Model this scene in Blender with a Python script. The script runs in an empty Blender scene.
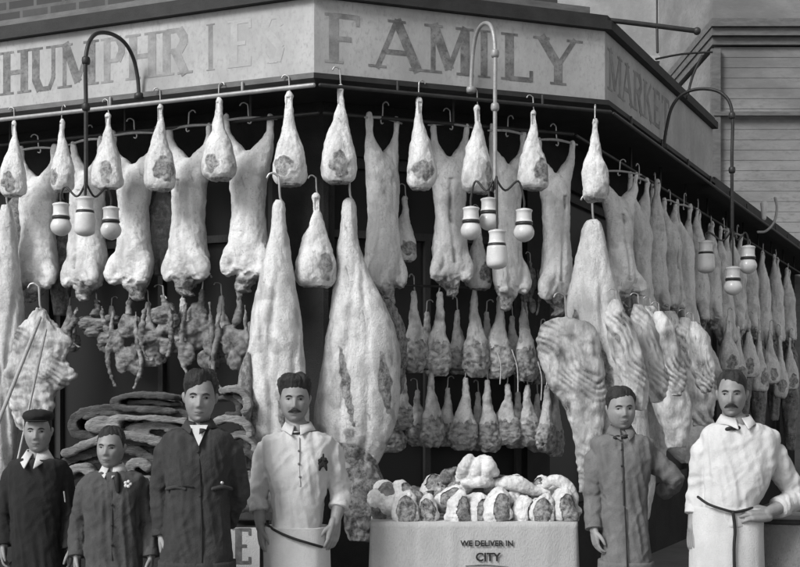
import bpy, bmesh, math, random
from math import sin, cos, pi, sqrt, exp, radians
from mathutils import Vector as V, Matrix, noise, Euler
random.seed(7)
SC = bpy.context.scene
COL = SC.collection
F = 1350.0; CZ = 1.55            # focal length in photo pixels, camera height

# ------------------------------------------------------------------ scene set-up
cam = bpy.data.cameras.new('camera'); camo = bpy.data.objects.new('camera', cam); COL.objects.link(camo)
camo.location = (0, 0, CZ); camo.rotation_euler = (radians(90), 0, 0)
cam.sensor_width = 36; cam.lens = 36*F/800; cam.shift_y = 116.5/800; cam.clip_end = 500
SC.camera = camo
SUN_EL, SUN_AZ = radians(38), radians(-46)          # azimuth measured from -Y (behind the camera) towards -X
sd = V((sin(SUN_AZ)*cos(SUN_EL), -cos(SUN_AZ)*cos(SUN_EL), sin(SUN_EL)))
sun = bpy.data.lights.new('sun', 'SUN'); sun.energy = 1.5; sun.angle = radians(22); sun.color = (1, 1, 1)
suno = bpy.data.objects.new('sun', sun); COL.objects.link(suno)
suno.rotation_euler = sd.to_track_quat('Z', 'Y').to_euler(); suno.location = (-4, -4, 9)
w = bpy.data.worlds.new('World'); SC.world = w; w.use_nodes = True
nt = w.node_tree; nt.nodes.clear()
sky = nt.nodes.new('ShaderNodeTexSky'); sky.sky_type = 'NISHITA'; sky.sun_disc = False
sky.sun_elevation = SUN_EL; sky.sun_rotation = math.atan2(sd.x, sd.y)
bwn = nt.nodes.new('ShaderNodeRGBToBW'); bg = nt.nodes.new('ShaderNodeBackground'); wo = nt.nodes.new('ShaderNodeOutputWorld')
nt.links.new(sky.outputs[0], bwn.inputs[0]); nt.links.new(bwn.outputs[0], bg.inputs[0]); nt.links.new(bg.outputs[0], wo.inputs[0])
bg.inputs[1].default_value = 0.085
SC.view_settings.view_transform = 'Standard'; SC.view_settings.look = 'None'
SC.view_settings.exposure = 1.12; SC.view_settings.gamma = 1; SC.view_settings.use_curve_mapping = False

# ------------------------------------------------------------------ materials
def nmat(name):
    m = bpy.data.materials.new(name); m.use_nodes = True
    return m, m.node_tree, m.node_tree.nodes['Principled BSDF']
def N(nt, t, **k):
    n = nt.nodes.new(t)
    for a, b in k.items():
        if hasattr(n, a): setattr(n, a, b)
        else: n.inputs[a].default_value = b
    return n
def coords(nt, stretch=(1, 1, 1), rnd=True):
    tc = N(nt, 'ShaderNodeTexCoord'); mp = N(nt, 'ShaderNodeMapping'); mp.inputs['Scale'].default_value = stretch
    nt.links.new(tc.outputs['Object'], mp.inputs['Vector'])
    if rnd:
        oi = N(nt, 'ShaderNodeObjectInfo'); mu = N(nt, 'ShaderNodeMath', operation='MULTIPLY'); mu.inputs[1].default_value = 23.7
        nt.links.new(oi.outputs['Random'], mu.inputs[0]); nt.links.new(mu.outputs[0], mp.inputs['Location'])
    return mp.outputs[0]
def g(v): return (v, v, v, 1)
def mixv(nt, fac, a, b):
    m = N(nt, 'ShaderNodeMix', data_type='RGBA')
    for k, x in ((0, fac), (6, a), (7, b)):
        if hasattr(x, 'links'): nt.links.new(x, m.inputs[k])
        else: m.inputs[k].default_value = x if k == 0 else g(x)
    return m.outputs[2]
def ramp(nt, src, p0, p1):
    r = N(nt, 'ShaderNodeMapRange', interpolation_type='SMOOTHSTEP')
    nt.links.new(src, r.inputs[0]); r.inputs[1].default_value = p0; r.inputs[2].default_value = p1
    return r.outputs[0]
def noi(nt, vec, sc, det=5, rough=.6, dist=0):
    n = N(nt, 'ShaderNodeTexNoise'); n.inputs['Scale'].default_value = sc; n.inputs['Detail'].default_value = det
    n.inputs['Roughness'].default_value = rough; n.inputs['Distortion'].default_value = dist
    nt.links.new(vec, n.inputs['Vector']); return n.outputs[0]
def bump(nt, bs, h, st=.4, d=.01):
    b = N(nt, 'ShaderNodeBump'); b.inputs['Strength'].default_value = st; b.inputs['Distance'].default_value = d
    nt.links.new(h, b.inputs['Height']); nt.links.new(b.outputs[0], bs.inputs['Normal'])
def plain(name, a, b, sc=8, rough=.8, stretch=(1, 1, 1), bst=.3, bd=.005, fine=120, finea=.25, metal=0, spec=.3):
    """two-tone worn surface: broad patches a..b, fine grain on top, bump"""
    m, nt, bs = nmat(name); vec = coords(nt, stretch)
    n1 = noi(nt, vec, sc, 6, .65); n2 = noi(nt, vec, fine, 3, .7)
    c = mixv(nt, ramp(nt, n1, .3, .7), a, b)
    c = mixv(nt, ramp(nt, n2, .35, .75), c, mixv(nt, .5, c, 0.0)) if finea <= 0 else mixv(nt, ramp(nt, n2, .45, .8), c, a*(1-finea*2) if a*(1-finea*2) > .01 else .01)
    nt.links.new(c, bs.inputs['Base Color']); bs.inputs['Roughness'].default_value = rough
    bs.inputs['Metallic'].default_value = metal; bs.inputs['Specular IOR Level'].default_value = spec
    ad = N(nt, 'ShaderNodeMath', operation='ADD'); nt.links.new(n1, ad.inputs[0]); nt.links.new(n2, ad.inputs[1])
    bump(nt, bs, ad.outputs[0], bst, bd); return m
def crease(name, st=.9, d=.02):
    nt = M[name].node_tree; bs = nt.nodes['Principled BSDF']; old = bs.inputs['Normal'].links[0].from_node
    vec = coords(nt, (2.6, 2.6, .5), False); a = N(nt, 'ShaderNodeTexNoise'); a.noise_type = 'RIDGED_MULTIFRACTAL'
    a.inputs['Scale'].default_value = 5.5; a.inputs['Detail'].default_value = 3; a.inputs['Distortion'].default_value = .5; a.inputs['Lacunarity'].default_value = 2.3
    nt.links.new(vec, a.inputs['Vector']); b = N(nt, 'ShaderNodeBump'); b.inputs['Strength'].default_value = st*.5; b.inputs['Distance'].default_value = d*.6
    nt.links.new(a.outputs[0], b.inputs['Height']); nt.links.new(old.outputs[0], b.inputs['Normal']); nt.links.new(b.outputs[0], bs.inputs['Normal'])
def meat_mat(name, fat0, fat1, fl0, fl1, bias=0.0, sc=18, st=(1, 1, 1)):
    """fat skin and cut flesh, mixed by the 'cut' vertex attribute plus noise"""
    m, nt, bs = nmat(name); vec = coords(nt, st); vs = coords(nt, (1.6, 1.6, .45))
    at = N(nt, 'ShaderNodeAttribute', attribute_name='cut')
    n1 = noi(nt, vs, 7, 6, .62, .6); n2 = noi(nt, vec, sc*1.3, 8, .78, .25); n3 = noi(nt, vec, 90, 4, .7)
    fat = mixv(nt, ramp(nt, n1, .38, .68), fat0, fat1)
    fat = mixv(nt, ramp(nt, n3, .5, .78), fat, fat1*.8)
    fat = mixv(nt, ramp(nt, noi(nt, vec, 38, 6, .8, .3), .55, .75), fat, fat1*.68)
    fat = mixv(nt, ramp(nt, noi(nt, vs, 18, 5, .7, 1.), .58, .75), fat, fat1*.5)
    fl = mixv(nt, ramp(nt, n2, .34, .68), fl0, fl1)
    a = N(nt, 'ShaderNodeMath', operation='MULTIPLY_ADD'); nt.links.new(n2, a.inputs[0]); a.inputs[1].default_value = .7
    ab = N(nt, 'ShaderNodeMath', operation='ADD'); nt.links.new(at.outputs['Fac'], ab.inputs[0]); ab.inputs[1].default_value = -.35+bias
    nt.links.new(ab.outputs[0], a.inputs[2])
    c = mixv(nt, ramp(nt, a.outputs[0], .32, .72), fat, fl)
    nt.links.new(c, bs.inputs['Base Color']); rg = N(nt, 'ShaderNodeMapRange'); nt.links.new(n2, rg.inputs[0]); rg.inputs[1].default_value = .3; rg.inputs[2].default_value = .7; rg.inputs[3].default_value = .22; rg.inputs[4].default_value = .6; nt.links.new(rg.outputs[0], bs.inputs['Roughness']); bs.inputs['Specular IOR Level'].default_value = .5
    ad = N(nt, 'ShaderNodeMath', operation='ADD'); nt.links.new(n2, ad.inputs[0]); nt.links.new(n1, ad.inputs[1])
    bump(nt, bs, ad.outputs[0], .8, .018); return m
M = {}
M['meat'] = meat_mat('meat', .80, .56, .045, .50)
M['beef'] = meat_mat('beef_fat', .70, .46, .045, .40, .05, 14)
M['rib'] = meat_mat('rib_meat', .72, .46, .02, .42, .20, 36, (1.2, 1.2, .5))
M['flesh'] = meat_mat('cut_flesh', .58, .36, .025, .46, .30, 24)
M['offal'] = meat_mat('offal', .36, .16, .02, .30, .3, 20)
M['bone'] = plain('bone', .6, .45, 20, .6)
M['board'] = plain('sign_paint', .45, .31, 2.4, .75, (1, 1, .6), .25, .004, 45, .18)
M['letter'] = plain('letter_paint', .10, .24, 11, .8, fine=50, finea=.1)
M['faint'] = plain('faded_letter_paint', .32, .17, 9, .8, fine=40, finea=.1)
M['faint2'] = plain('nearly_gone_letter_paint', .41, .33, 9, .8, fine=40, finea=.1)
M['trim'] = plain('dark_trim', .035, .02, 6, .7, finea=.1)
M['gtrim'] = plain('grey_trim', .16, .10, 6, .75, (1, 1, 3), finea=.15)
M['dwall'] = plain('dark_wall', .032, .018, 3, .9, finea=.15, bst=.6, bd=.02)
M['iron'] = plain('iron_pipe', .05, .03, 12, .45, metal=.3, finea=.1)
M['pipe'] = plain('painted_pipe', .36, .26, 12, .4, metal=.2, finea=.1)
M['steel'] = plain('hook_steel', .45, .3, 12, .35, metal=.6, finea=.1)
M['wood'] = plain('pale_wood', .40, .28, 10, .7, (1, 1, .3))
M['dwood'] = plain('dark_wood', .045, .03, 6, .7, (1, 1, .3))
M['cloth_w'] = plain('white_cotton', .58, .48, 5, .9, bst=.5, bd=.006, fine=160, finea=.08)
M['cloth_w2'] = plain('white_shirt_cotton', .60, .50, 5, .9, bst=.5, bd=.006, fine=160, finea=.08)
M['cloth_g'] = plain('grey_cotton', .17, .12, 8, .9, bst=.6, bd=.006, fine=140, finea=.15)
M['cloth_m'] = plain('dark_grey_wool', .05, .032, 8, .92, bst=.6, bd=.006, fine=140, finea=.15)
M['cloth_b'] = plain('grey_jacket_wool', .085, .055, 8, .92, bst=.6, bd=.006, fine=140, finea=.15)
M['cloth_k'] = plain('black_wool', .022, .014, 8, .95, bst=.5, bd=.005, fine=140, finea=.1)
[crease(k_) for k_ in ('cloth_w', 'cloth_w2', 'cloth_g', 'cloth_m', 'cloth_b', 'cloth_k')]
M['drape'] = plain('counter_cloth', .46, .36, 4, .9, (1, 1, .5), .5, .01, 130, .12)
M['burlap'] = plain('sacking', .28, .2, 7, .95, (1, 1, .6), .7, .01, 110, .2)
M['skin'] = plain('skin', .27, .19, 14, .55, fine=80, finea=.06, bst=.12, bd=.002, spec=.4)
M['lip'] = plain('lip', .12, .08, 9, .6)
M['hair'] = plain('hair', .035, .012, 30, .6, (1, 1, .35), .9, .008, 160, .1)
M['dark'] = plain('ink_dark', .02, .015, 8, .7, finea=.05)
M['eye'] = plain('eye_white', .24, .18, 8, .3, finea=.02)
M['leather'] = plain('shoe_leather', .03, .02, 8, .4, finea=.1)
M['hide'] = plain('fleece_hide', .40, .18, 9, .95, (.6, .6, 3.0), .9, .02, 60, .2)
M['hide2'] = plain('dark_hide', .15, .05, 9, .95, (.6, .6, 3.0), .9, .02, 60, .2)
M['pave'] = plain('pavement_stone', .26, .18, 1.5, .9, bst=.5, bd=.01)
M['road'] = plain('road_dirt', .15, .10, 1.2, .95, bst=.6, bd=.02)
M['plaster'] = plain('pale_plaster', .42, .24, .8, .9, (1, 1, 1), .3, .02, 9, .15)
M['globe'] = plain('milk_glass', .64, .50, 9, .25, finea=.02, bst=.05, spec=.5)
def brick_mat(name, a, b, mortar, bw, bh, ms):
    m, nt, bs = nmat(name); tc = N(nt, 'ShaderNodeTexCoord'); mp = N(nt, 'ShaderNodeMapping'); mp.inputs['Rotation'].default_value = (radians(90), 0, 0)
    nt.links.new(tc.outputs['Object'], mp.inputs[0]); br = N(nt, 'ShaderNodeTexBrick')
    br.inputs['Scale'].default_value = 1; br.inputs['Brick Width'].default_value = bw; br.inputs['Row Height'].default_value = bh; br.inputs['Mortar Size'].default_value = ms
    br.inputs['Color1'].default_value = g(a); br.inputs['Color2'].default_value = g(b); br.inputs['Mortar'].default_value = g(mortar)
    nt.links.new(mp.outputs[0], br.inputs['Vector'])
    n = noi(nt, tc.outputs['Object'], 4, 6, .7); c = mixv(nt, ramp(nt, n, .4, .8), br.outputs[0], a*.5)
    nt.links.new(c, bs.inputs['Base Color']); bs.inputs['Roughness'].default_value = .9; bump(nt, bs, br.outputs[1], -.4, .01); return m
M['brick'] = brick_mat('dark_brick', .07, .045, .11, .22, .075, .012)
M['clap'] = plain('clapboard', .27, .14, .9, .9, (.6, .6, 1.4), .3, .01, 14, .2)
m, nt, bs = nmat('window_glass'); bs.inputs['Base Color'].default_value = g(.02); bs.inputs['Roughness'].default_value = .35; bs.inputs['Specular IOR Level'].default_value = .15; M['glass'] = m

# ------------------------------------------------------------------ mesh helpers
def mesh_of(bm, name='m', smooth=True):
    bmesh.ops.recalc_face_normals(bm, faces=bm.faces)
    me = bpy.data.meshes.new(name); bm.to_mesh(me); bm.free()
    if smooth: me.polygons.foreach_set('use_smooth', [True]*len(me.polygons))
    return me
def link(name, me, mat=None, parent=None, loc=None):
    o = bpy.data.objects.new(name, me); COL.objects.link(o)
    if mat and not me.materials: me.materials.append(M[mat] if isinstance(mat, str) else mat)
    if parent is not None:
        o.parent = parent
    if loc is not None: o.location = loc
    return o
def put(name, bm, mat, parent=None, smooth=True, origin=None):
    """bm in world coordinates -> object whose origin is `origin` (or the parent's)"""
    base = origin if origin is not None else (parent.matrix_basis.translation.copy() if parent is not None and parent.parent is None else None)
    if parent is not None and parent.parent is not None:
        base = parent.parent.location + parent.location
    if base is not None: bmesh.ops.translate(bm, verts=bm.verts, vec=-V(base))
    me = mesh_of(bm, name, smooth); o = link(name, me, mat, parent)
    if parent is None and origin is not None: o.location = origin
    return o
def thing(name, label, cat, loc=(0, 0, 0), rz=0, group=None, kind=None):
    o = bpy.data.objects.new(name, None); COL.objects.link(o); o.empty_display_size = .1
    o.location = loc; o.rotation_euler = (0, 0, rz); tag(o, label, cat, group, kind); return o
RM = Euler((.61, .47, .83)).to_matrix()
def nz(v):      # smooth noise, turned off the axes so that it shows no grid
    q = RM @ V(v); return .65*noise.noise(q)+.45*noise.noise(RM @ (q*1.73)+V((9.1, 3.3, 5.7)))
def tag(o, label=None, cat=None, group=None, kind=None):
    for k, v in (('label', label), ('category', cat), ('group', group), ('kind', kind)):
        if v: o[k] = v
    return o
def copy_tree(o, parent=None):
    c = o.copy(); COL.objects.link(c); c.parent = parent
    for ch in list(o.children): copy_tree(ch, c)
    return c
def box(bm, x0, x1, y0, y1, z0, z1):
    vs = [bm.verts.new((x, y, z)) for z in (z0, z1) for x, y in ((x0, y0), (x1, y0), (x1, y1), (x0, y1))]
    for f in ((0, 1, 2, 3), (4, 5, 6, 7), (0, 1, 5, 4), (1, 2, 6, 5), (2, 3, 7, 6), (3, 0, 4, 7)): bm.faces.new([vs[i] for i in f])
def prism(bm, quad, z0, z1):
    lo = [bm.verts.new((p[0], p[1], z0)) for p in quad]; hi = [bm.verts.new((p[0], p[1], z1)) for p in quad]
    bm.faces.new(lo); bm.faces.new(hi)
    n = len(quad)
    for i in range(n): bm.faces.new((lo[i], lo[(i+1) % n], hi[(i+1) % n], hi[i]))
def catmull(pts, sub):
    out = []
    n = len(pts)
    for i in range(n-1):
        p0, p1, p2, p3 = pts[max(i-1, 0)], pts[i], pts[i+1], pts[min(i+2, n-1)]
        for k in range(sub):
            t = k/sub
            out.append(tuple(.5*((2*b)+(-a+c)*t+(2*a-5*b+4*c-d)*t*t+(-a+3*b-3*c+d)*t*t*t) for a, b, c, d in zip(p0, p1, p2, p3)))
    out.append(tuple(pts[-1])); return out
def rings(bm, rs):
    """closed loft through rings of vectors"""
    n = len(rs[0]); vs = [[bm.verts.new(p) for p in r] for r in rs]
    for a, b in zip(vs, vs[1:]):
        for i in range(n): bm.faces.new((a[i], a[(i+1) % n], b[(i+1) % n], b[i]))
    for r in (vs[0], vs[-1]):
        c = bm.verts.new(sum((v.co for v in r), V())/n)
        for i in range(n): bm.faces.new((r[i], r[(i+1) % n], c))
def loft(bm, secs, n=24, sub=5, e=2.2):
    """secs: (cx, cy, z, rx, ry)"""
    rs = []
    for cx, cy, z, rx, ry in catmull(secs, sub):
        rx = max(rx, .002); ry = max(ry, .002); r = []
        for i in range(n):
            a = 2*pi*i/n; c, s = cos(a), sin(a); q = (abs(c)**e+abs(s)**e)**(-1/e)
            r.append(V((cx+rx*c*q, cy+ry*s*q, z)))
        rs.append(r)
    rings(bm, rs)
def tube(bm, pts, rad, n=12, sub=5, flat=False):
    """round tube along pts, radius list; rounded ends"""
    if not isinstance(rad, (list, tuple)): rad = [rad]*len(pts)
    q = catmull([tuple(p)+(r,) for p, r in zip(pts, rad)], sub) if sub > 1 else [tuple(p)+(r,) for p, r in zip(pts, rad)]
    P = [V(a[:3]) for a in q]; R = [a[3] for a in q]
    T = [(P[min(i+1, len(P)-1)]-P[max(i-1, 0)]).normalized() for i in range(len(P))]
    up = V((0, 0, 1)) if abs(T[0].z) < .9 else V((0, 1, 0)); X = T[0].cross(up).normalized()
    rs = []
    def ring(c, t, x, r):
        y = t.cross(x)
        return [c+(x*cos(2*pi*i/n)+y*sin(2*pi*i/n))*max(r, .0005) for i in range(n)]
    for i, (p, t, r) in enumerate(zip(P, T, R)):
        X = (X-t*X.dot(t)).normalized()
        if i == 0:
            for k in (.15, .5, .85): rs.append(ring(p-t*r*cos(k*pi/2), t, X, r*sin(k*pi/2)))
        rs.append(ring(p, t, X, r))
        if i == len(P)-1 and not flat:
            for k in (.85, .5, .15): rs.append(ring(p+t*r*cos(k*pi/2), t, X, r*sin(k*pi/2)))
    rings(bm, rs)
def ball(bm, c, rx, ry=None, rz=None, n=20):
    ry = ry or rx; rz = rz or rx
    bmesh.ops.create_uvsphere(bm, u_segments=n, v_segments=n*2//3, radius=1, matrix=Matrix.Translation(c) @ Matrix.Diagonal((rx, ry, rz, 1)))
def fuse(bm, voxel, smooth=4, fac=.5):
    me = mesh_of(bm, 'tmp'); o = bpy.data.objects.new('tmp', me); COL.objects.link(o)
    r = o.modifiers.new('r', 'REMESH'); r.mode = 'VOXEL'; r.voxel_size = voxel
    if smooth: s = o.modifiers.new('s', 'SMOOTH'); s.factor = fac; s.iterations = smooth
    dg = bpy.context.evaluated_depsgraph_get(); dg.update()
    out = bpy.data.meshes.new_from_object(o.evaluated_get(dg)); bpy.data.objects.remove(o); bpy.data.meshes.remove(me)
    b = bmesh.new(); b.from_mesh(out); bpy.data.meshes.remove(out); return b
def rough_up(bm, amp, freq, seed=0, stretch=(1, 1, 1), oct=2):
    bmesh.ops.recalc_face_normals(bm, faces=bm.faces); bm.normal_update(); off = V((seed*3.1, seed*1.7, seed*5.3)); s = V(stretch)
    for v in bm.verts:
        q = V((v.co.x*s.x, v.co.y*s.y, v.co.z*s.z))*freq+off
        d = nz(q)
        if oct > 1: d += .5*nz(q*2.1)
        if oct > 2: d += .3*nz(q*4.7)
        v.co += v.normal*d*amp
def cutattr(me, fn):
    a = me.attributes.new('cut', 'FLOAT', 'POINT')
    a.data.foreach_set('value', [max(0, min(1, fn(v.co))) for v in me.vertices])
def sstep(a, b, x):
    t = max(0, min(1, (x-a)/(b-a))); return t*t*(3-2*t)

# ------------------------------------------------------------------ plan of the corner
P1 = V((-.515, 8.10)); P2 = V((1.342, 8.84)); uL = V((-.908, .419)).normalized(); uR = V((.411, .911)).normalized(); uF = (P2-P1).normalized()
nL = V((-uL.y, uL.x)); nL = nL if nL.y < 0 else -nL
nF = V((uF.y, -uF.x)); nR = V((uR.y, -uR.x))
FAC = {'L': (P1, uL, nL), 'F': (P1, uF, nF), 'R': (P2, uR, nR)}
ZS0, ZS1 = 3.512, 3.965        # bottom and top of the sign fascia
def fpt(fac, t, o): A, u, n = FAC[fac]; return A+u*t+n*o
def ray(px, fac, off):
    A, u, n = FAC[fac]; A = A+n*off; k = (px-400)/F        # A.x+u.x t = k (A.y+u.y t)
    t = (k*A.y-A.x)/(u.x-k*u.y); return t, A+u*t
def at(px, py, fac, off):
    t, p = ray(px, fac, off); return V((p.x, p.y, CZ+(400-py)/F*p.y))
def W(px, py, D): return V(((px-400)/F*D, D, CZ+(400-py)/F*D))
ANG = {'L': math.atan2(nL.x, -nL.y), 'F': math.atan2(nF.x, -nF.y), 'R': math.atan2(nR.x, -nR.y)}   # rz turning local -Y outwards
def miter(A, u1, n1, u2, n2, o):      # corner of two facades pushed out by o
    a = A+n1*o; b = A+n2*o; d = u1.x*(-u2.y)+u2.x*u1.y
    c = b-a; s = (c.x*(-u2.y)+u2.x*c.y)/d; return a+u1*s
def corner(o): return miter(P1, uL, nL, uF, nF, o), miter(P2, uF, nF, uR, nR, o)
def band(bm, seg, o0, o1, z0, z1, t0=None, t1=None):
    """straight run of facade between offsets o0<o1; t0/t1 None = mitred to the corner"""
    c0, c1 = corner(o0), corner(o1)
    if seg == 'L': a = (fpt('L', t1, o0), fpt('L', t1, o1)); b = (c0[0], c1[0]) if t0 is None else (fpt('L', t0, o0), fpt('L', t0, o1))
    if seg == 'F':
        a = (c0[0], c1[0]) if t0 is None else (fpt('F', t0, o0), fpt('F', t0, o1)); b = (c0[1], c1[1]) if t1 is None else (fpt('F', t1, o0), fpt('F', t1, o1))
    if seg == 'R': a = (c0[1], c1[1]) if t0 is None else (fpt('R', t0, o0), fpt('R', t0, o1)); b = (fpt('R', t1, o0), fpt('R', t1, o1))
    prism(bm, [a[0], a[1], b[1], b[0]], z0, z1)
FL = (P2-P1).length; TL = 7.5; TR = 13.0; RS = (V((2.79, 12.05))-P2).length

# ------------------------------------------------------------------ ground
bm = bmesh.new(); box(bm, -60, 60, -20, 120, -.5, 0); tag(put('ground', bm, 'road', smooth=False), kind='structure')
bm = bmesh.new()
k0, k1 = corner(2.6)
prism(bm, [fpt('L', 14, 2.6), k0, k1, fpt('R', 16, 2.6), fpt('R', 16, -.9), corner(-.9)[1], corner(-.9)[0], fpt('L', 14, -.9)], .004, .12)
bmesh.ops.bevel(bm, geom=[e for e in bm.edges if abs(e.verts[0].co.z-.12) < .001 and abs(e.verts[1].co.z-.12) < .001], offset=.02, segments=2)
tag(put('pavement', bm, 'pave', smooth=False), kind='structure')
GZ = .12

# ------------------------------------------------------------------ shop building
B = thing('shop_building', 'dark corner shop building with recessed windows behind the hanging meat and a dark upper storey', 'building', (0, 9.5, 0))
WO = -.62
bm = bmesh.new()      # piers, stallriser, lintel around openings
def wallseg(seg, t0, t1, opens, z1=ZS0-.02):
    for (a, b) in opens:
        band(bm, seg, WO-.2, WO, .0, .75, a, b); band(bm, seg, WO-.2, WO, 3.15, z1, a, b)
    cur = t0
    for (a, b) in opens+[(t1, None)]:
        if a is None: continue
        band(bm, seg, WO-.2, WO, 0, z1, cur, a); cur = b
oL = [(.65, 2.5), (2.9, 4.8), (5.2, 7.0)]; oF = [(.3, 1.75)]; oR = [(.75, 3.0), (3.4, 5.6), (6.0, 8.3), (8.8, 11.5)]
wallseg('L', None, TL, oL); 
for (a, b) in oF: band(bm, 'F', WO-.2, WO, 0, .75, a, b); band(bm, 'F', WO-.2, WO, 3.15, ZS0-.02, a, b)
band(bm, 'F', WO-.2, WO, 0, ZS0-.02, None, .3); band(bm, 'F', WO-.2, WO, 0, ZS0-.02, 1.75, None)
wallseg('R', None, TR, oR)
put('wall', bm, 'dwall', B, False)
for seg, ops in (('L', oL), ('F', oF), ('R', oR)):
    for a, b in ops:
        bm = bmesh.new()
        for (p, q, z0, z1) in ((a, a+.06, .75, 3.15), (b-.06, b, .75, 3.15), (a+.06, b-.06, .75, .83), (a+.06, b-.06, 3.08, 3.15), (a+.06, b-.06, 2.62, 2.67), ((a+b)/2-.02, (a+b)/2+.02, .83, 2.62)):
            band(bm, seg, WO-.12, WO-.05, z0, z1, p, q)
        fr = put('window', bm, 'dwood', B, False)
        bm = bmesh.new(); band(bm, seg, WO-.1, WO-.09, .83, 3.08, a+.06, b-.06); put('pane', bm, 'glass', fr, False)
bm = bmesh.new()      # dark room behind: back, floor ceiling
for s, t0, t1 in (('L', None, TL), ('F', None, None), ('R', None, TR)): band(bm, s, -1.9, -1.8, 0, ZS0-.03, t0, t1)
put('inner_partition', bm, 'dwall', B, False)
bm = bmesh.new()      # soffit under the fascia
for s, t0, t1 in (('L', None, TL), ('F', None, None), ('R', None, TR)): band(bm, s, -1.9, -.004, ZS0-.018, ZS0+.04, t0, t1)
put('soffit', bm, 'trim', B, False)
bm = bmesh.new()      # roof deck behind the fascia
c = corner(-.12); prism(bm, [fpt('L', TL, -.12), c[0], c[1], fpt('R', RS, -.12), V((-.5, 18)), V((-9, 18))], ZS1-.25, ZS1-.1); put('roof', bm, 'trim', B, False)
bm = bmesh.new()      # upper storey, its right end runs straight back
c = corner(-.3); e = c[1]+V((-.06, 0)); prism(bm, [fpt('L', TL, -.3), c[0], e, e+V((.5, 6)), fpt('L', TL, -6)], ZS1-.1, 8.2)
put('upper_wall', bm, 'brick', B, False)
bm = bmesh.new()
c0 = corner(-.3); 
for s, a, b in (('L', None, TL), ('F', None, FL-.02)): band(bm, s, -.3, -.16, ZS1+.13, ZS1+.2, a, b)
put('string_course', bm, 'gtrim', B, False)
# upper window whose pale sill and ledge peeks in at the top left
t0, t1 = ray(243, 'L', -.25)[0], ray(163, 'L', -.25)[0]; zs = at(200, 8, 'L', -.25).z
bm = bmesh.new(); band(bm, 'L', -.3, -.2, zs-.03, zs+.045, t0, t1); ws = put('upper_window_sill', bm, 'board', B, False)
bm = bmesh.new(); band(bm, 'L', -.3, -.27, zs+.05, zs+1.4, t0+.04, t1-.04); put('upper_window', bm, 'glass', B, False)
p = at(10, 6, 'L', -.27); bm = bmesh.new()
X = V((-uL.x, -uL.y, 0)); Z = V((0, 0, 1))
def ringm(bm, c, R, r):
    tube(bm, [c+X*cos(a)*R+Z*sin(a)*R for a in [2*pi*i/24 for i in range(25)]], r, 8, 1)
bm.free()

# ------------------------------------------------------------------ sign fascia
GL = {  # glyph strokes on a unit box: (x0,y0,x1,y1,thick)
 'H': ([(.12, 0, .12, 1, 2), (.88, 0, .88, 1, 2), (.12, .5, .88, .5, 1)], .82), 'U': ([(.12, .25, .12, 1, 2), (.88, .25, .88, 1, 1), (.12, .27, .3, .03, 1.6), (.3, .04, .7, .04, 1), (.7, .03, .88, .27, 1.2)], .8),
 'M': ([(.08, 0, .08, 1, 1), (.92, 0, .92, 1, 2), (.1, 1, .5, .12, 2), (.5, .12, .9, 1, 1)], 1.0), 'P': ([(.15, 0, .15, 1, 2), (.15, .96, .7, .96, 1), (.7, .97, .88, .8, 1.6), (.88, .84, .88, .62, 2), (.88, .66, .7, .48, 1.6), (.7, .48, .15, .48, 1)], .68),
 'R': ([(.15, 0, .15, 1, 2), (.15, .96, .68, .96, 1), (.68, .97, .86, .8, 1.6), (.86, .84, .86, .66, 2), (.86, .68, .68, .52, 1.6), (.68, .52, .15, .52, 1), (.5, .52, .92, 0, 2)], .74),
 'I': ([(.5, 0, .5, 1, 2)], .34), 'E': ([(.15, 0, .15, 1, 2), (.15, .96, .9, .96, 1), (.15, .5, .7, .5, 1), (.15, .04, .9, .04, 1), (.9, .8, .9, 1, .8), (.9, 0, .9, .2, .8)], .66),
 'S': ([(.88, .78, .7, .96, 1.4), (.7, .96, .3, .96, 1.2), (.3, .96, .12, .75, 1.8), (.12, .75, .85, .3, 2), (.85, .3, .7, .04, 1.8), (.7, .04, .3, .04, 1.2), (.3, .04, .1, .22, 1.4)], .62),
 'F': ([(.15, 0, .15, 1, 2), (.15, .96, .9, .96, 1), (.15, .5, .7, .5, 1), (.9, .78, .9, 1, .8)], .62), 'A': ([(.05, 0, .48, 1, 1), (.48, 1, .95, 0, 2), (.2, .34, .78, .34, 1)], .86),
 'L': ([(.15, 0, .15, 1, 2), (.15, .04, .9, .04, 1), (.9, 0, .9, .24, .8)], .62), 'Y': ([(.5, 0, .5, .45, 2), (.5, .42, .06, 1, 2), (.5, .42, .94, 1, 1)], .8),
 'K': ([(.15, 0, .15, 1, 2), (.15, .4, .88, 1, 1), (.4, .6, .92, 0, 2)], .8), 'T': ([(.5, 0, .5, 1, 2), (.04, .96, .96, .96, 1), (.04, .78, .04, 1, .8), (.96, .78, .96, 1, .8)], .72)}
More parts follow.
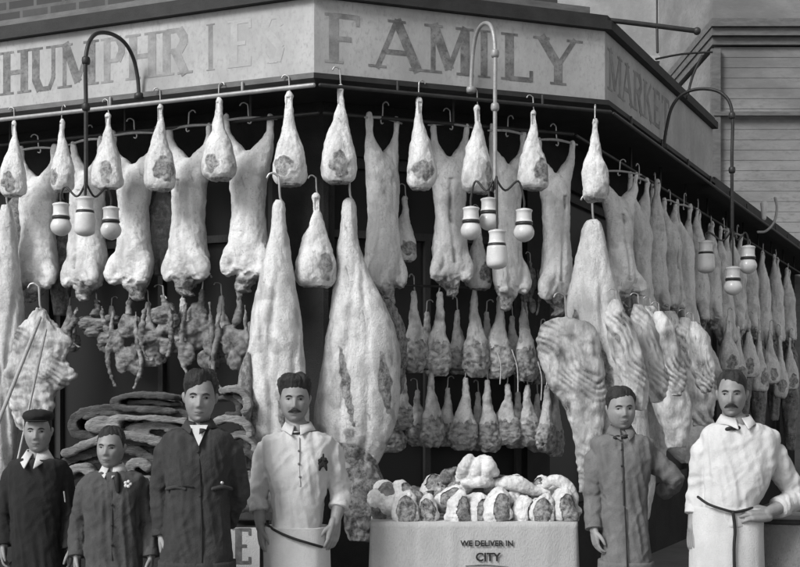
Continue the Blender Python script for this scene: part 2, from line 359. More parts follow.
def glyph(ch, w, h, th):
    """thin solid letter in the xz plane, y 0..-.003"""
    bm = bmesh.new()
    for k, (x0, y0, x1, y1, t) in enumerate(GL[ch][0]):
        a = V((x0*w, 0, y0*h)); b = V((x1*w, 0, y1*h)); d = (b-a).normalized(); n = V((d.z, 0, -d.x))*th*(.5 if t < 1.5 else 1)*.5*(t if t < 1 else 1)
        a -= d*th*.1*(x0 != x1 and y0 != y1); b += d*th*.1*(x0 != x1 and y0 != y1)
        yy = -.0004-.00012*k
        q = [bm.verts.new(p) for p in (a-n, b-n, b+n, a+n)]; r = [bm.verts.new(p.co+V((0, yy, 0))) for p in q]
        bm.faces.new(q); bm.faces.new(r)
        for i in range(4): bm.faces.new((q[i], q[(i+1) % 4], r[(i+1) % 4], r[i]))
        for (x, y) in ((x0, y0), (x1, y1)):       # slab serifs on upright ends
            if y in (0, 1) and abs(x1-x0)*1.0 < .6 and t != .8 and ch not in '':
                yc = y*h+(th*.12 if y == 0 else -th*.12); yq = -.0010-.00012*k
                vs = [bm.verts.new((x*w+sx*th*.95, yv, yc+sz*th*.12)) for yv in (0, yq) for sx, sz in ((-1, -1), (1, -1), (1, 1), (-1, 1))]
                for f in ((0, 1, 2, 3), (4, 5, 6, 7), (0, 1, 5, 4), (1, 2, 6, 5), (2, 3, 7, 6), (3, 0, 4, 7)): bm.faces.new([vs[i] for i in f])
    return bm
def sign(seg, t0, t1, label, words):
    """words: (char, px_left, px_right, mat, zlow, zhigh)"""
    A = fpt(seg, 0, 0); s = thing('sign_board', label, 'sign', (A.x, A.y, ZS0), group='painted fascia signs round the corner')
    bm = bmesh.new(); band(bm, seg, -.1, 0, ZS0, ZS1, t0, t1); put('board', bm, 'board', s, False)
    bm = bmesh.new(); band(bm, seg, -.12, .05, ZS1+.002, ZS1+.06, t0, t1); band(bm, seg, -.12, .02, ZS1+.062, ZS1+.1, t0, t1); put('cornice', bm, 'trim', s, False)
    bm = bmesh.new(); band(bm, seg, -.1, .03, ZS0-.035, ZS0-.003, t0, t1); put('moulding', bm, 'gtrim' if seg == 'L' else 'trim', s, False)
    u = FAC[seg][1]; rz = math.atan2(u.y, u.x) if seg != 'L' else math.atan2(-u.y, -u.x)
    for ch, xl, xr, mt, za, zb in words:
        ta, pa = ray(xl, seg, .001); tb, pb = ray(xr, seg, .001); wd = (pb-pa).length; h = (zb-za)*(ZS1-ZS0)
        me = mesh_of(glyph(ch, wd, h, min(.062, wd*.33)), 'letter', False); o = link('letter', me, mt, s)
        o.location = V((pa.x-A.x, pa.y-A.y, za*(ZS1-ZS0))); o.rotation_euler = (0, 0, rz)
    return s
sign('L', None, 6.2, 'long pale sign on the left front with a faded shop name beginning HUM', [(c, a, b, 'letter' if a < 70 else m_, .2, .84) for c, a, b, m_ in
     (('H', 4, 27, 'faint'), ('U', 33, 56, 'faint'), ('M', 62, 94, 'faint'), ('P', 104, 124, 'faint'), ('H', 130, 155, 'faint'), ('R', 163, 187, 'faint'), ('I', 204, 217, 'faint'), ('E', 231, 252, 'faint2'), ('S', 262, 284, 'faint2'))])
sign('F', None, None, 'grey sign across the corner reading FAMILY', [(c, a, b, m_, .16, .82) for c, a, b, m_ in
     (('F', 329, 361, 'faint'), ('A', 375, 420, 'letter'), ('M', 430, 468, 'letter'), ('I', 474, 494, 'letter'), ('L', 505, 534, 'letter'), ('Y', 539, 577, 'letter'))])
sign('R', None, RS, 'darker sign receding down the right front, lettered MARKET', [(c, a, b, 'faint', .2, .8) for c, a, b in
     (('M', 609, 621), ('A', 622.5, 632), ('R', 634, 642), ('K', 644, 652), ('E', 654, 660), ('T', 662, 669))])

# ------------------------------------------------------------------ rails
ZR = 3.43
def rail(fac_pts, r, mat, label):
    o = thing('hanging_rail', label, 'rail', fac_pts[0], group='rails the meat hangs from')
    bm = bmesh.new(); tube(bm, fac_pts, r, 10, 1); put('bar', bm, mat, o)
    for a, b in zip(fac_pts, fac_pts[1:]):
        L = (b-a).length; k = max(1, int(L/.9))
        for i in range(k if a.z > 3 else 0):
            p = a+(b-a)*((i+.5)/k); bm = bmesh.new(); tube(bm, [p+V((0, 0, .0)), V((p.x, p.y, ZS0-.02))], .009, 8, 1); put('bracket', bm, mat, o)
def zp(p, z): return V((p.x, p.y, z))
c = corner(.04)
rail([zp(fpt('L', TL-.6, .04), ZR), zp(c[0], ZR)], .014, 'pipe', 'pale pipe rail under the left sign')
rail([zp(c[0]+V((.04, 0)), ZR), zp(c[1], ZR)], .012, 'iron', 'dark rail under the FAMILY sign')
rail([zp(c[1]+V((.03, .05)), ZR), zp(fpt('R', TR-.3, .04), ZR)], .012, 'iron', 'long dark rail receding along the right front')
c = corner(-.25)
rail([zp(fpt('L', TL-.6, -.25), 3.33), zp(c[0], 3.33)], .012, 'iron', 'inner rail of the left front, behind the mutton legs')
rail([zp(c[0]+V((.04, 0)), 3.33), zp(c[1], 3.33)], .012, 'iron', 'inner rail of the corner front, behind the mutton legs')
rail([zp(c[1]+V((.03, .05)), 3.33), zp(fpt('R', TR-.3, -.25), 3.33)], .012, 'iron', 'inner rail of the right front carrying its row of carcasses')
for yy, lab in ((288, 'upper thin bar across the corner window with small joints'), (372, 'lower thin bar across the corner window with small joints')):
    a, b = at(392, yy, 'F', -.38), at(560, yy, 'F', -.38); rail([zp(a, a.z+.02), zp(b, a.z+.02)], .008, 'iron', lab)

# ------------------------------------------------------------------ meat prototypes
def hook_bm(L):
    bm = bmesh.new(); r = .02
    pts = [V((0, 0, -.03)), V((.012, 0, -.035)), V((.018, 0, -.015)), V((.004, 0, .01)), V((0, 0, L-.02))]
    pts += [V((-.004-(r*(1-cos(a))), 0, L-.02+r*sin(a))) for a in (.6, 1.4, 2.2, 3.0)]
    tube(bm, pts, .0045, 8, 3); return bm
HOOK = mesh_of(hook_bm(.1), 'hook')
PROTO = {}
def split_cut(bm, pred):
    """split faces satisfying pred(center, normal) into a second bmesh"""
    bmesh.ops.recalc_face_normals(bm, faces=bm.faces); bm.normal_update(); b2 = bm.copy()
    bmesh.ops.delete(bm, geom=[f for f in bm.faces if pred(f.calc_center_median(), f.normal)], context='FACES')
    bmesh.ops.delete(b2, geom=[f for f in b2.faces if not pred(f.calc_center_median(), f.normal)], context='FACES')
    return bm, b2
def proto(kind, parts):
    e = bpy.data.objects.new(kind, None); COL.objects.link(e); e.empty_display_size = .1
    for nm, me, mt in parts:
        o = link(nm, me, mt, e)
    return e
def make_leg(i, fat=1.0):
    r = random.Random(i*11+3); lean = r.uniform(-.02, .03); s = fat
    bm = bmesh.new()
    loft(bm, [(0, 0, 0, .010, .010), (0, 0, -.02, .021, .018), (0, 0, -.05, .019, .017), (.003, 0, -.11, .021, .02), (lean*.3, 0, -.18, .038*s, .035),
              (lean*.6, 0, -.27, .066*s, .058), (lean, -.005, -.36, .093*s, .078), (lean*1.2, -.005, -.45, .108*s, .085), (lean, 0, -.51, .098*s, .08), (lean, 0, -.545, .06*s, .05)], 100, 18)
    bm.normal_update()
    for v in bm.verts:      # slit by the tendon, so the hook shows through
        if -.03 > v.co.z > -.1 and abs(v.co.x) < .012: v.co.y *= .5
    rough_up(bm, .016, 8, i, (1, 1, .7), 3)
    cx, cz = lean+r.uniform(-.045, .045), -.44+r.uniform(-.03, .02); ra, rb = r.uniform(.05, .085), r.uniform(.06, .10)
    lim = lambda c: ((c.x-cx)/ra)**2+((c.z-cz)/rb)**2+.7*nz(c*19+V((i, 0, 0)))
    bm, b2 = split_cut(bm, lambda c, n: n.y < -.05 and lim(c) < 1 or c.z < -.535)
    me = mesh_of(bm, 'joint'); cutattr(me, lambda c: .15+.6*sstep(-.3, -.5, c.z)*(.4+nz(c*9)))
    m2 = mesh_of(b2, 'cut_face'); cutattr(m2, lambda c: .12+.65*sstep(1.0, .45, lim(c) if c.z > -.53 else .4)+.45*nz(c*26))
    return proto('leg_joint', [('joint', me, 'meat'), ('cut_face', m2, 'meat'), ('hook', HOOK, 'steel')])
def make_lamb(i):
    r = random.Random(i*7+1); sp = .115+r.uniform(-.01, .02); wz = r.uniform(.9, 1.1)
    bm = bmesh.new()
    for s in (-1, 1):
        d = r.uniform(-.015, .015)
        tube(bm, [V((s*sp, 0, .01+d)), V((s*sp*.99, 0, -.025+d)), V((s*sp*.96, .005, -.08)), V((s*sp*.86, .008, -.145)), V((s*.068, .012, -.235)), V((s*.045, .01, -.36))],
             [.015, .019, .019, .032, .058, .060], 16, 4)
        a = r.uniform(-.01, .03)      # forelegs folded against the chest
        tube(bm, [V((s*.065, -.03, -.84)), V((s*(.105+a), -.055, -.94)), V((s*(.085+a), -.06, -1.0)), V((s*(.06), -.07, -.97+a))], [.05, .038, .028, .018], 14, 4)
    loft(bm, [(0, .02, -.21, .05, .035), (0, .015, -.27, .104, .072), (0, .0, -.40, .102*wz, .084), (0, 0, -.58, .09*wz, .082), (0, 0, -.7, .098*wz, .092),
              (0, .0, -.82, .112*wz, .098), (r.uniform(-.01, .01), .0, -.93, .108*wz, .09), (r.uniform(-.02, .02), -.01, -1.0, .075, .066), (r.uniform(-.03, .03), -.015, -1.07, .045, .045), (r.uniform(-.04, .04), -.02, -1.12, .03, .032)], 32, 4)
    bm = fuse(bm, .0085, 3); rough_up(bm, .013, 6, i, (1, 1, .7), 3); rough_up(bm, .004, 30, i+9, (1, 1, .5), 2)
    bm.normal_update()
    for v in bm.verts:      # belly opening: a long shallow groove; ragged neck
        c = v.co
        if c.y < 0 and -.9 < c.z < -.36:
            gx = c.x-.02*sin(c.z*5+i); c.y += (.014 if i in (1, 3) else .005)*exp(-(gx/.014)**2)
        if c.z < -.98: v.co += V((nz(c*30), nz(c*30+V((5, 0, 0))), nz(c*30+V((0, 9, 0)))))*.018
    me = mesh_of(bm, 'carcass')
    cutattr(me, lambda c: .12+.65*sstep(-.96, -1.06, c.z)+((.22 if i in (1, 3) else .05)*exp(-((c.x-.02*sin(c.z*5+i))/.012)**2) if c.y < 0 and -.9 < c.z < -.36 else 0)+.35*sstep(.05, .3, nz(c*6+V((i, i, 0)))))
    bm = bmesh.new(); tube(bm, [V((-sp-.035, -.005, -.015)), V((0, -.008, .0)), V((sp+.035, -.005, -.015))], [.006, .009, .006], 10, 4); gm = mesh_of(bm, 'gambrel')
    return proto('lamb_carcass', [('carcass', me, 'meat'), ('gambrel', gm, 'wood'), ('hook', HOOK, 'steel')])
def make_pluck(i):
    r = random.Random(i*5+2); bm = bmesh.new()
    tube(bm, [V((0, 0, 0)), V((.01, 0, -.08)), V((-.01, 0, -.16))], [.012, .016, .02], 10, 4)
    for k in range(11):
        z = -.12-.33*r.random(); w_ = .07 if z < -.2 else .04
        ball(bm, V((r.uniform(-w_, w_), r.uniform(-.03, .03), z)), r.uniform(.025, .05), r.uniform(.02, .035), r.uniform(.05, .085), 14)
    for s in (-1, 1): tube(bm, [V((s*.06, -.04, -.08)), V((s*.075, -.05, -.25)), V((s*(.07+.03*r.random()), -.045, -.42)), V((s*.05, -.04, -.5-.06*r.random()))], [.006, .013, .012, .006], 8, 4)
    bm = fuse(bm, .007, 2); rough_up(bm, .009, 26, i, (1, 1, .7), 3); me = mesh_of(bm, 'offal')
    cutattr(me, lambda c: .3+.7*nz(c*22+V((i, 0, 0))))
    return proto('offal_bunch', [('offal', me, 'offal'), ('hook', HOOK, 'steel')])
def make_joint(i):        # small window joints: shank up, ragged cut shoulder below
    r = random.Random(i*17+5); bm = bmesh.new(); k = r.uniform(.85, 1.15)
    loft(bm, [(0, 0, 0, .012, .012), (0, 0, -.03, .018, .017), (0, 0, -.12, .024, .022), (.01, 0, -.22, .045*k, .036), (.015*k, 0, -.32, .078*k, .05), (.02, 0, -.41, .095*k, .052), (.02, 0, -.46, .08*k, .045), (.015, 0, -.49, .05, .03)], 70, 14)
    rough_up(bm, .010, 16, i, (1, 1, .8), 3)
    for v in bm.verts:
        if v.co.z < -.36: v.co += V((nz(v.co*26), .6*nz(v.co*26+V((7, 0, 0))), nz(v.co*26+V((0, 9, 0)))))*.017
    bm, b2 = split_cut(bm, lambda c, n: c.z < -.29-.05*nz(V((c.x*30, i, 0))) and n.y < .6)
    me = mesh_of(bm, 'joint'); cutattr(me, lambda c: .3+.5*nz(c*14+V((i, 0, 0))))
    m2 = mesh_of(b2, 'cut_face'); cutattr(m2, lambda c: .25+.6*nz(c*34))
    return proto('shoulder_joint', [('joint', me, 'beef'), ('cut_face', m2, 'flesh'), ('hook', HOOK, 'steel')])
LEGS = [make_leg(i, f) for i, f in enumerate((1, .9, 1.1, .96, 1.14, .88))]
LAMBS = [make_lamb(i) for i in range(5)]
PLUCKS = [make_pluck(i) for i in range(4)]
JOINTS = [make_joint(i) for i in range(4)]
used = set()
def hang(pool, idx, px, yt, yb, H, fac, off, ws, label, cat, group, flip=False, turn=0, wz=None):
    src = pool[idx % len(pool)]
    o = src if src.name not in used else copy_tree(src)
    used.add(src.name)
    p = at(px, yt, fac, off); h = (yb-yt)/F*p.y; k = h/H
    o.location = p; o.rotation_euler = (0, 0, ANG[fac]+turn); o.scale = (ws*(-1 if flip else 1), (wz or ws), k)
    tag(o, label, cat, group); return o
# ---- mutton legs on the outer rail
ORD = ['leftmost', 'second from the left', 'third from the left', 'fourth from the left', 'fifth from the left', 'sixth from the left', 'seventh from the left', 'eighth from the left', 'ninth from the left', 'tenth from the left', 'eleventh from the left', 'twelfth from the left', 'thirteenth from the left', 'fourteenth from the left', 'fifteenth from the left']
leg_spots = [(14, 121, 197, 'L', .9, 'mutton leg hanging at the far left end of the pale rail'), (62, 119, 192, 'L', .9, 'mutton leg on the left rail, just left of the left lamp pipe'), (108, 113, 190, 'L', .95, 'mutton leg on the left rail, just right of the left lamp pipe'),
    (160, 104, 191, 'L', 1.0, 'mutton leg under the faded R of the left sign'), (219, 98, 180, 'L', 1.0, 'mutton leg on the left rail, between two spread carcasses, above the dark offal'), (289, 92, 186, 'L', 1.08, 'broad mutton leg right above the tall beef quarter nearest the corner on the left'),
    (340, 85, 184, 'F', 1.05, 'mutton leg at the corner with a dark oval cut face, below the F'), (419, 97, 190, 'F', 1.0, 'mutton leg below the A and M, between two spread carcasses'), (477, 105, 194, 'F', .98, 'mutton leg just left of the middle lamp pipe'),
    (533, 110, 190, 'F', .98, 'mutton leg just right of the middle lamp pipe'), (595, 119, 201, 'R', .98, 'last mutton leg, above the beef hindquarter at the right end of the FAMILY sign')]
for i, (px, yt, yb, fc, ws, lab) in enumerate(leg_spots):
    hang(LEGS, i, px, yt, yb, .545, fc, .04 if fc != 'R' else .1, ws*.96, lab, 'meat', 'mutton legs on the outer rail', i % 3 == 1, [.2, -.3, .1, .4, -.1][i % 5])
hang(LEGS, 2, 316, 193, 288, .545, 'F', -.02, 1.1, 'plump leg hanging low between the two tall beef quarters', 'meat', 'mutton legs on the outer rail')
hang(LEGS, 1, 405, 196, 262, .545, 'F', -.35, .9, 'dark leg hanging low behind the first carcass right of the corner', 'meat', 'mutton legs on the outer rail')
hang(LEGS, 3, 478, 218, 290, .545, 'F', -.38, .85, 'dark leg hanging low behind the middle lamp globes', 'meat', 'mutton legs on the outer rail')
# ---- lamb carcasses
lamb = [(38, 148, 303, 'L', 1.1), (87, 140, 302, 'L', 1.12), (134, 133, 300, 'L', 1.12), (189, 126, 297, 'L', 1.12), (248, 118, 293, 'L', 1.1),
        (383, 118, 305, 'F', 1.02), (450, 124, 298, 'F', 1.0), (508, 131, 310, 'F', .98), (556, 140, 317, 'F', 1.02)]
LW = ['carcass with spread legs near the left edge, behind the ribs', 'carcass directly behind the left lamp and its globes', 'broad carcass right of the left lamp globes', 'carcass under the faded R and I of the left sign', 'carcass just left of the first tall beef quarter',
      'long carcass with wide spread legs just right of the corner', 'carcass hanging just left of the middle lamp globes', 'carcass directly behind the middle lamp', 'carcass right of the middle lamp, left of the beef hindquarter']
for i, (px, yt, yb, fc, ws) in enumerate(lamb):
    hang(LAMBS, i, px, yt, yb, 1.12, fc, -.25, ws*(1.1 if fc == 'L' else 1.0), LW[i], 'carcass', 'lamb carcasses on the inner rail', i % 2 == 1, [.15, -.2, .1, -.1, .25, .3, -.1, .2][i % 8])
rx = [620, 639, 655, 670, 684, 698, 711, 724, 737, 750, 763, 776, 788]
for i, px in enumerate(rx):
    t, p = ray(px, 'R', -.1); zt = 3.20+.03*((i*7) % 3-1); yt = 400-(zt-CZ)/p.y*F; yb = 400-(zt-1.08-.11*((i*5) % 3-1)-CZ)/p.y*F
    hang(LAMBS, i+3, px, yt, yb, 1.12, 'R', -.08, 1.05, ORD[i]+' in the close row of carcasses along the right front', 'carcass', 'carcasses in the row along the right front', i % 2 == 0, random.Random(i).uniform(-.35, .45) if i else -.7)
# ---- offal bunches
pl = [(96, 300, 346, 'wide dark offal bunch under the left lamp'), (130, 300, 380, 'long offal bunch with pale strands, right of the left lamp'), (163, 296, 354, 'offal bunch under the carcass next to the left lamp'),
      (203, 291, 372, 'offal bunch above the tall boy in dark overalls'), (238, 291, 388, 'longest offal bunch, left of the first tall beef quarter')]
for i, (px, yt, yb, lab) in enumerate(pl):
    hang(PLUCKS, i, px, yt, yb, .5, 'L', -.3, 1.5 if i else 1.7, lab, 'offal', 'offal bunches under the left carcasses', i % 2 == 1)
hang(PLUCKS, 2, 530, 262, 312, .5, 'F', -.35, .7, 'small dark bunch hanging under the right globe of the middle lamp', 'offal', 'offal bunches under the left carcasses')
# ---- window joints, two rows
j1 = [(391, 300, 377), (414, 291, 372), (440, 292, 376), (474, 290, 377), (500, 296, 378), (524, 300, 381)]
j2 = [(403, 374, 430), (431, 372, 447), (466, 378, 450), (487, 380, 452), (508, 384, 445), (527, 385, 446), (547, 385, 452)]
for r_, row, nm in ((0, j1, 'upper'), (1, j2, 'lower')):
    for i, (px, yt, yb) in enumerate(row):
        hang(JOINTS, i+r_*2+(i > 2), px, yt, yb, .49, 'F', -.38, 1.12 if not r_ else 1.05, ORD[i]+' of the small joints in the '+nm+' row of the corner window', 'meat', 'small joints in the corner window', i % 2 == 0, [0, .5, -.4, .2, -.6, .3, .7][i % 7])
ex = [(112, 306, 352, 'L', .9), (148, 302, 366, 'L', .95), (183, 298, 352, 'L', .9), (221, 296, 362, 'L', 1.0), (70, 306, 352, 'L', .9)]
for i, (px, yt, yb, fc, ws) in enumerate(ex):
    hang(JOINTS, i, px, yt, yb, .49, fc, -.4, ws*1.1, ['small ragged joint between the first two offal bunches', 'small ragged joint between the second and third offal bunches', 'small ragged joint between the third and fourth offal bunches', 'small ragged joint between the last two offal bunches', 'small ragged joint just right of the ragged ribs at the left'][i], 'meat', 'small joints between the offal bunches', i % 2 == 0, .3*i)
bk = [(397, 318, 372), (427, 312, 372), (457, 310, 374), (487, 312, 372), (512, 316, 374), (541, 330, 384), (417, 390, 446), (448, 388, 446), (478, 392, 450), (518, 392, 448), (537, 394, 452), (556, 392, 456), (388, 392, 452)]
for i, (px, yt, yb) in enumerate(bk):
    hang(JOINTS, i+1, px, yt, yb, .49, 'F', -.5, .95, ORD[i % 6 if i < 6 else i-6]+' of the dim back '+('upper' if i < 6 else 'lower')+' joints inside the corner window', 'meat', 'dim joints at the back of the corner window', i % 2 == 1, .4*(i % 3)-.4)
rl = [(728, 318, 372), (738, 326, 384), (749, 322, 378), (759, 330, 392), (770, 330, 384), (780, 336, 398), (790, 338, 390)]
for i, (px, yt, yb) in enumerate(rl):
    hang(LEGS, i, px, yt, yb, .545, 'R', .02, .95, ORD[i]+' of the pale legs in the lower tier of the right front', 'meat', 'pale legs in the lower tier of the right front', i % 2 == 0, -.9)
# twine loops hanging off the upper joints
for (xa, ya, xb, yb, lab) in ((497, 352, 500, 384, 'left'), (512, 350, 518, 392, 'middle'), (538, 362, 541, 400, 'right')):
    bm = bmesh.new(); a, b = at(xa, ya, 'F', -.28), at(xb, yb, 'F', -.28); m_ = (a+b)/2+V((.015, 0, .02)); tube(bm, [a, m_, b], .004, 8, 4)
    tag(put('twine', bm, 'bone', origin=a), 'thin pale twine dangling in the corner window, '+lab+'most of three' if lab != 'middle' else 'thin pale twine dangling in the corner window, middle of three', 'string', 'twine ends in the corner window')

# ---- big quarters traced as real volumes
def quarter(name, label, fac, off, secs, mat, cutfn, seed, ribs=0, group=None, hooky=True, amp=.012, voxel=None, extra=None, sc=1.0):
    """secs: (py, xl, xr, thick)"""
    py0 = secs[0][0]; xm = (secs[0][1]+secs[0][2])/2; base = at(xm, py0, fac, off)
    u = V((1, 0, 0)); D = base.y
    bm = bmesh.new(); S = [(((xl+xr)/2-xm)/F*D, 0, (py0-py)/F*D, (xr-xl)/2/F*D, th/2) for (py, xl, xr, th) in secs]
    loft(bm, S, 84, 20 if len(S) < 9 else 14, 2.3)
    # muscle seams: a few long shallow furrows running down the piece
    for v in bm.verts:
        if v.co.y < 0 and ribs == 0:
            for k in (-1, 0, 1):
                gx = v.co.x-(k*.07+.05*sin(v.co.z*2.3+seed+k*2)+.02*nz(v.co*5)); v.co.y += .020*exp(-(gx/.016)**2)*sstep(-.25, -.6, v.co.z)*(.4+.6*abs(sin(v.co.z*3+k+seed)))
    if extra: extra(bm)
    if voxel: bm = fuse(bm, voxel, 3)
    rough_up(bm, amp, 6, seed, (1, 1, .6), 3); rough_up(bm, amp*.35, 26, seed+3, (1, 1, .6), 2)
    zt, zb = S[0][2], S[-1][2]
    if ribs:
        bm.normal_update()
        for v in bm.verts:
            f = (v.co.z-zb)/(zt-zb)
            if f < .9: ph = sin((v.co.z+.7*v.co.x+.22*nz(v.co*3)+.03*nz(v.co*11))*ribs*1.35); v.co += v.normal*(.003*ph*sstep(-.2, .3, nz(v.co*3.1+V((seed, 0, 0)))+.15)+.028*(.22-abs(nz(V((v.co.x*10+seed, v.co.y*9, v.co.z*1.6)))))+.005*nz(v.co*20))*sstep(1.0, .85, f)
    me = mesh_of(bm, name); rb = (lambda c: .32*(.55+.8*nz(c*9+V((4, 0, seed))))*sstep(.3, -.8, sin((c.z+.7*c.x+.22*nz(c*3)+.03*nz(c*11))*ribs*1.35))*sstep(-.2, .3, nz(c*3.1+V((seed, 0, 0)))+.15) if ribs else 0); cutattr(me, lambda c: cutfn(c, (zt-c.z)/(zt-zb))*(.7 if ribs else 1)+rb(c))
    o = thing(name, label, 'meat', base, math.atan2(u.y, u.x), group)
    link('side', me, mat, o)
    if hooky: h = link('hook', HOOK, 'steel', o); h.scale = (1.6, 1.6, 1.6) if fac != 'R' else (.9, .9, .6)
    return o
def c_beef(seed, lo=.45, gash=()):
    def gs(c):      # knife cuts showing dark flesh: segments in the piece's own x, z
        r = 0
        for (x0, z0, x1, z1, w_) in gash:
            a, b = V((x0, z0)), V((x1, z1)); p = V((c.x, c.z)); t = max(0, min(1, (p-a).dot(b-a)/(b-a).length_squared)); d = (p-a.lerp(b, t)).length/(w_*(1.3-abs(2*t-1)))
            r = max(r, 1-sstep(.6, 1.3, d+.5*nz(c*14)))
        return r
    return lambda c, f: gs(c)+.1+.55*sstep(lo+.2, 1.0, f)*(.35+nz(c*5+V((seed, 0, 0))))+.35*sstep(.1, .35, nz(c*7+V((seed, 3, 0))))
quarter('beef_quarter', 'tall smooth beef quarter hanging left of the corner, beside the man in white', 'F', .0, [(200, 276, 282, .05), (206, 273, 285, .09), (225, 271, 286, .1), (245, 267, 289, .13), (280, 259, 295, .2), (320, 251, 301, .26), (350, 248, 304, .28), (390, 246, 307, .27), (425, 246, 309, .26), (470, 248, 309, .24), (500, 252, 304, .18), (512, 264, 296, .08)], 'beef', c_beef(1, .45, [(-.17, -1.08, -.14, -1.38, .035), (.02, -1.2, .05, -1.4, .02)]), 1, group='beef quarters')
quarter('flank_strip', 'thin dark flank strip hanging beside the left tall beef quarter', 'F', .03, [(352, 246, 250, .02), (370, 240, 252, .06), (400, 238, 253, .07), (430, 240, 252, .06), (455, 246, 254, .03)], 'rib', lambda c, f: .5, 9, hooky=False)
quarter('beef_quarter', 'tall beef quarter right of the corner with a long dark cut down it', 'F', -.02, [(198, 346, 352, .05), (204, 342, 356, .09), (225, 341, 357, .1), (245, 338, 360, .14), (280, 334, 372, .2), (310, 330, 388, .26), (345, 325, 399, .3), (385, 318, 400, .3), (425, 314, 395, .26), (448, 320, 386, .2), (466, 328, 376, .12), (474, 338, 364, .06)], 'beef', c_beef(2, .5, [(-.05, -.9, .03, -1.38, .022), (.2, -.95, .24, -1.3, .035), (-.1, -1.5, .15, -1.6, .05)]), 2, group='beef quarters')
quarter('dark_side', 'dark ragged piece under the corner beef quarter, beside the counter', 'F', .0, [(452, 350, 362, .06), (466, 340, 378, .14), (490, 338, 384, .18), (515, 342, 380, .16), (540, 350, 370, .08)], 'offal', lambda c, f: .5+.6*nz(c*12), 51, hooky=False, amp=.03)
bm = bmesh.new(); a = [at(x, y, 'F', .145) for x, y in ((339, 352), (345, 375), (343, 395), (352, 425))]; tube(bm, a, [.004, .012, .01, .004], 10, 5)
quarter('rib_piece', 'dark ribbed piece hanging at the right edge of the tall corner beef quarter', 'F', -.2, [(300, 380, 390, .04), (325, 376, 404, .1), (355, 378, 408, .12), (385, 380, 404, .1), (398, 385, 398, .05)], 'rib', lambda c, f: .8, 12, ribs=90, hooky=False)
bm.free()
quarter('beef_quarter', 'broad beef hindquarter at the right end of the corner front, above the grey smocked boy', 'F', .02, [(220, 587, 597, .05), (226, 583, 602, .1), (245, 578, 606, .13), (280, 571, 614, .2), (320, 565, 627, .27), (360, 568, 638, .3), (400, 580, 645, .3), (440, 592, 650, .28), (480, 594, 655, .24), (515, 598, 650, .18), (530, 612, 640, .08)], 'beef', c_beef(3, .4, [(.0, -.75, .13, -1.2, .03), (-.12, -.6, -.1, -.9, .03)]), 3, group='beef quarters')
quarter('rib_quarter', 'ragged rib forequarter curving down left of the boy in the grey smock', 'F', .12, [(318, 556, 574, .08), (326, 541, 592, .13), (350, 538, 600, .15), (380, 546, 604, .15), (398, 560, 606, .14), (425, 572, 604, .13), (460, 578, 602, .11), (492, 579, 594, .06)], 'rib', lambda c, f: .35+.6*nz(c*9), 4, ribs=70, hooky=True, amp=.02)
# heavy pieces on the right front
RQ = [((318, 628, 640, .1), (345, 622, 650, .18), (390, 628, 660, .22), (430, 640, 668, .2), (465, 650, 664, .1)),
      ((306, 645, 655, .1), (330, 640, 668, .16), (370, 646, 680, .22), (410, 655, 690, .22), (448, 668, 686, .1)),
      ((312, 664, 674, .1), (335, 660, 684, .16), (370, 664, 696, .22), (405, 672, 702, .2), (440, 682, 698, .1)),
      ((318, 680, 690, .1), (340, 677, 700, .16), (372, 682, 712, .22), (400, 688, 714, .2), (425, 694, 710, .1)),
      ((330, 696, 703, .1), (350, 694, 712, .16), (375, 698, 722, .2), (400, 704, 724, .15))]
for i, s in enumerate(RQ):
    quarter('rib_quarter', ['dark rib quarter nearest the corner on the right front', 'rib quarter behind the head of the grey smocked boy, second along the right front', 'third rib quarter along the right front, with white bone ends', 'fourth rib quarter along the right front', 'small rib quarter left of the moustached man'][i], 'R', [.1, .32, .12, .34, .14][i], list(s), 'rib', lambda c, f, i=i: .25+.8*nz(c*8+V((i, 0, 0))), 20+i, ribs=70, amp=.016, group='rib quarters on the right front')
for i, s_ in enumerate((((300, 612, 620, .08), (318, 606, 630, .14), (350, 612, 640, .16), (385, 622, 648, .14), (410, 632, 646, .06)), ((304, 634, 642, .08), (322, 630, 654, .14), (350, 634, 662, .16), (380, 644, 668, .14), (402, 652, 664, .06)),
        ((312, 655, 662, .08), (328, 652, 674, .14), (352, 656, 682, .16), (378, 664, 686, .14), (396, 670, 682, .06)), ((322, 690, 696, .08), (336, 688, 708, .14), (358, 690, 712, .16), (380, 696, 714, .12), (392, 702, 710, .06)))):
    quarter('breast_piece', ['short pale breast piece just right of the right beef hindquarter', 'second short breast piece right of the right beef hindquarter', 'third short breast piece right of the right beef hindquarter', 'short breast piece above left of the moustached head at the right'][i], 'R', .5+.06*(i % 2), list(s_), 'rib', lambda c, f, i=i: .3+.7*nz(c*9+V((i, 0, 0))), 60+i, ribs=80, amp=.012, group='breast pieces on the right front', hooky=True)
quarter('beef_lump', 'pale rounded brisket below the rib quarters, beside the moustached man', 'R', .25, [(388, 684, 694, .1), (405, 672, 706, .25), (430, 664, 716, .32), (450, 668, 716, .3), (462, 680, 706, .15)], 'beef', lambda c, f: .3, 31, hooky=False)
for i, (x, y0, y1, w_) in enumerate(((742, 345, 430, 16), (758, 340, 440, 15), (774, 340, 420, 14), (790, 345, 450, 16))):
    quarter('dark_side', ['dark side of meat just right of the moustached head', 'second dark side right of the moustached man', 'third dark side right of the moustached man', 'dark side of meat at the right edge'][i], 'R', -.1, [(y0, x-3, x+3, .08), (y0+15, x-w_/2, x+w_/2, .15), ((y0+y1)/2, x-w_/2-1, x+w_/2+1, .2), (y1, x-3, x+4, .08)], 'offal', lambda c, f: .4+.6*nz(c*9), 40+i, ribs=60, hooky=True, group='dark sides at the right')
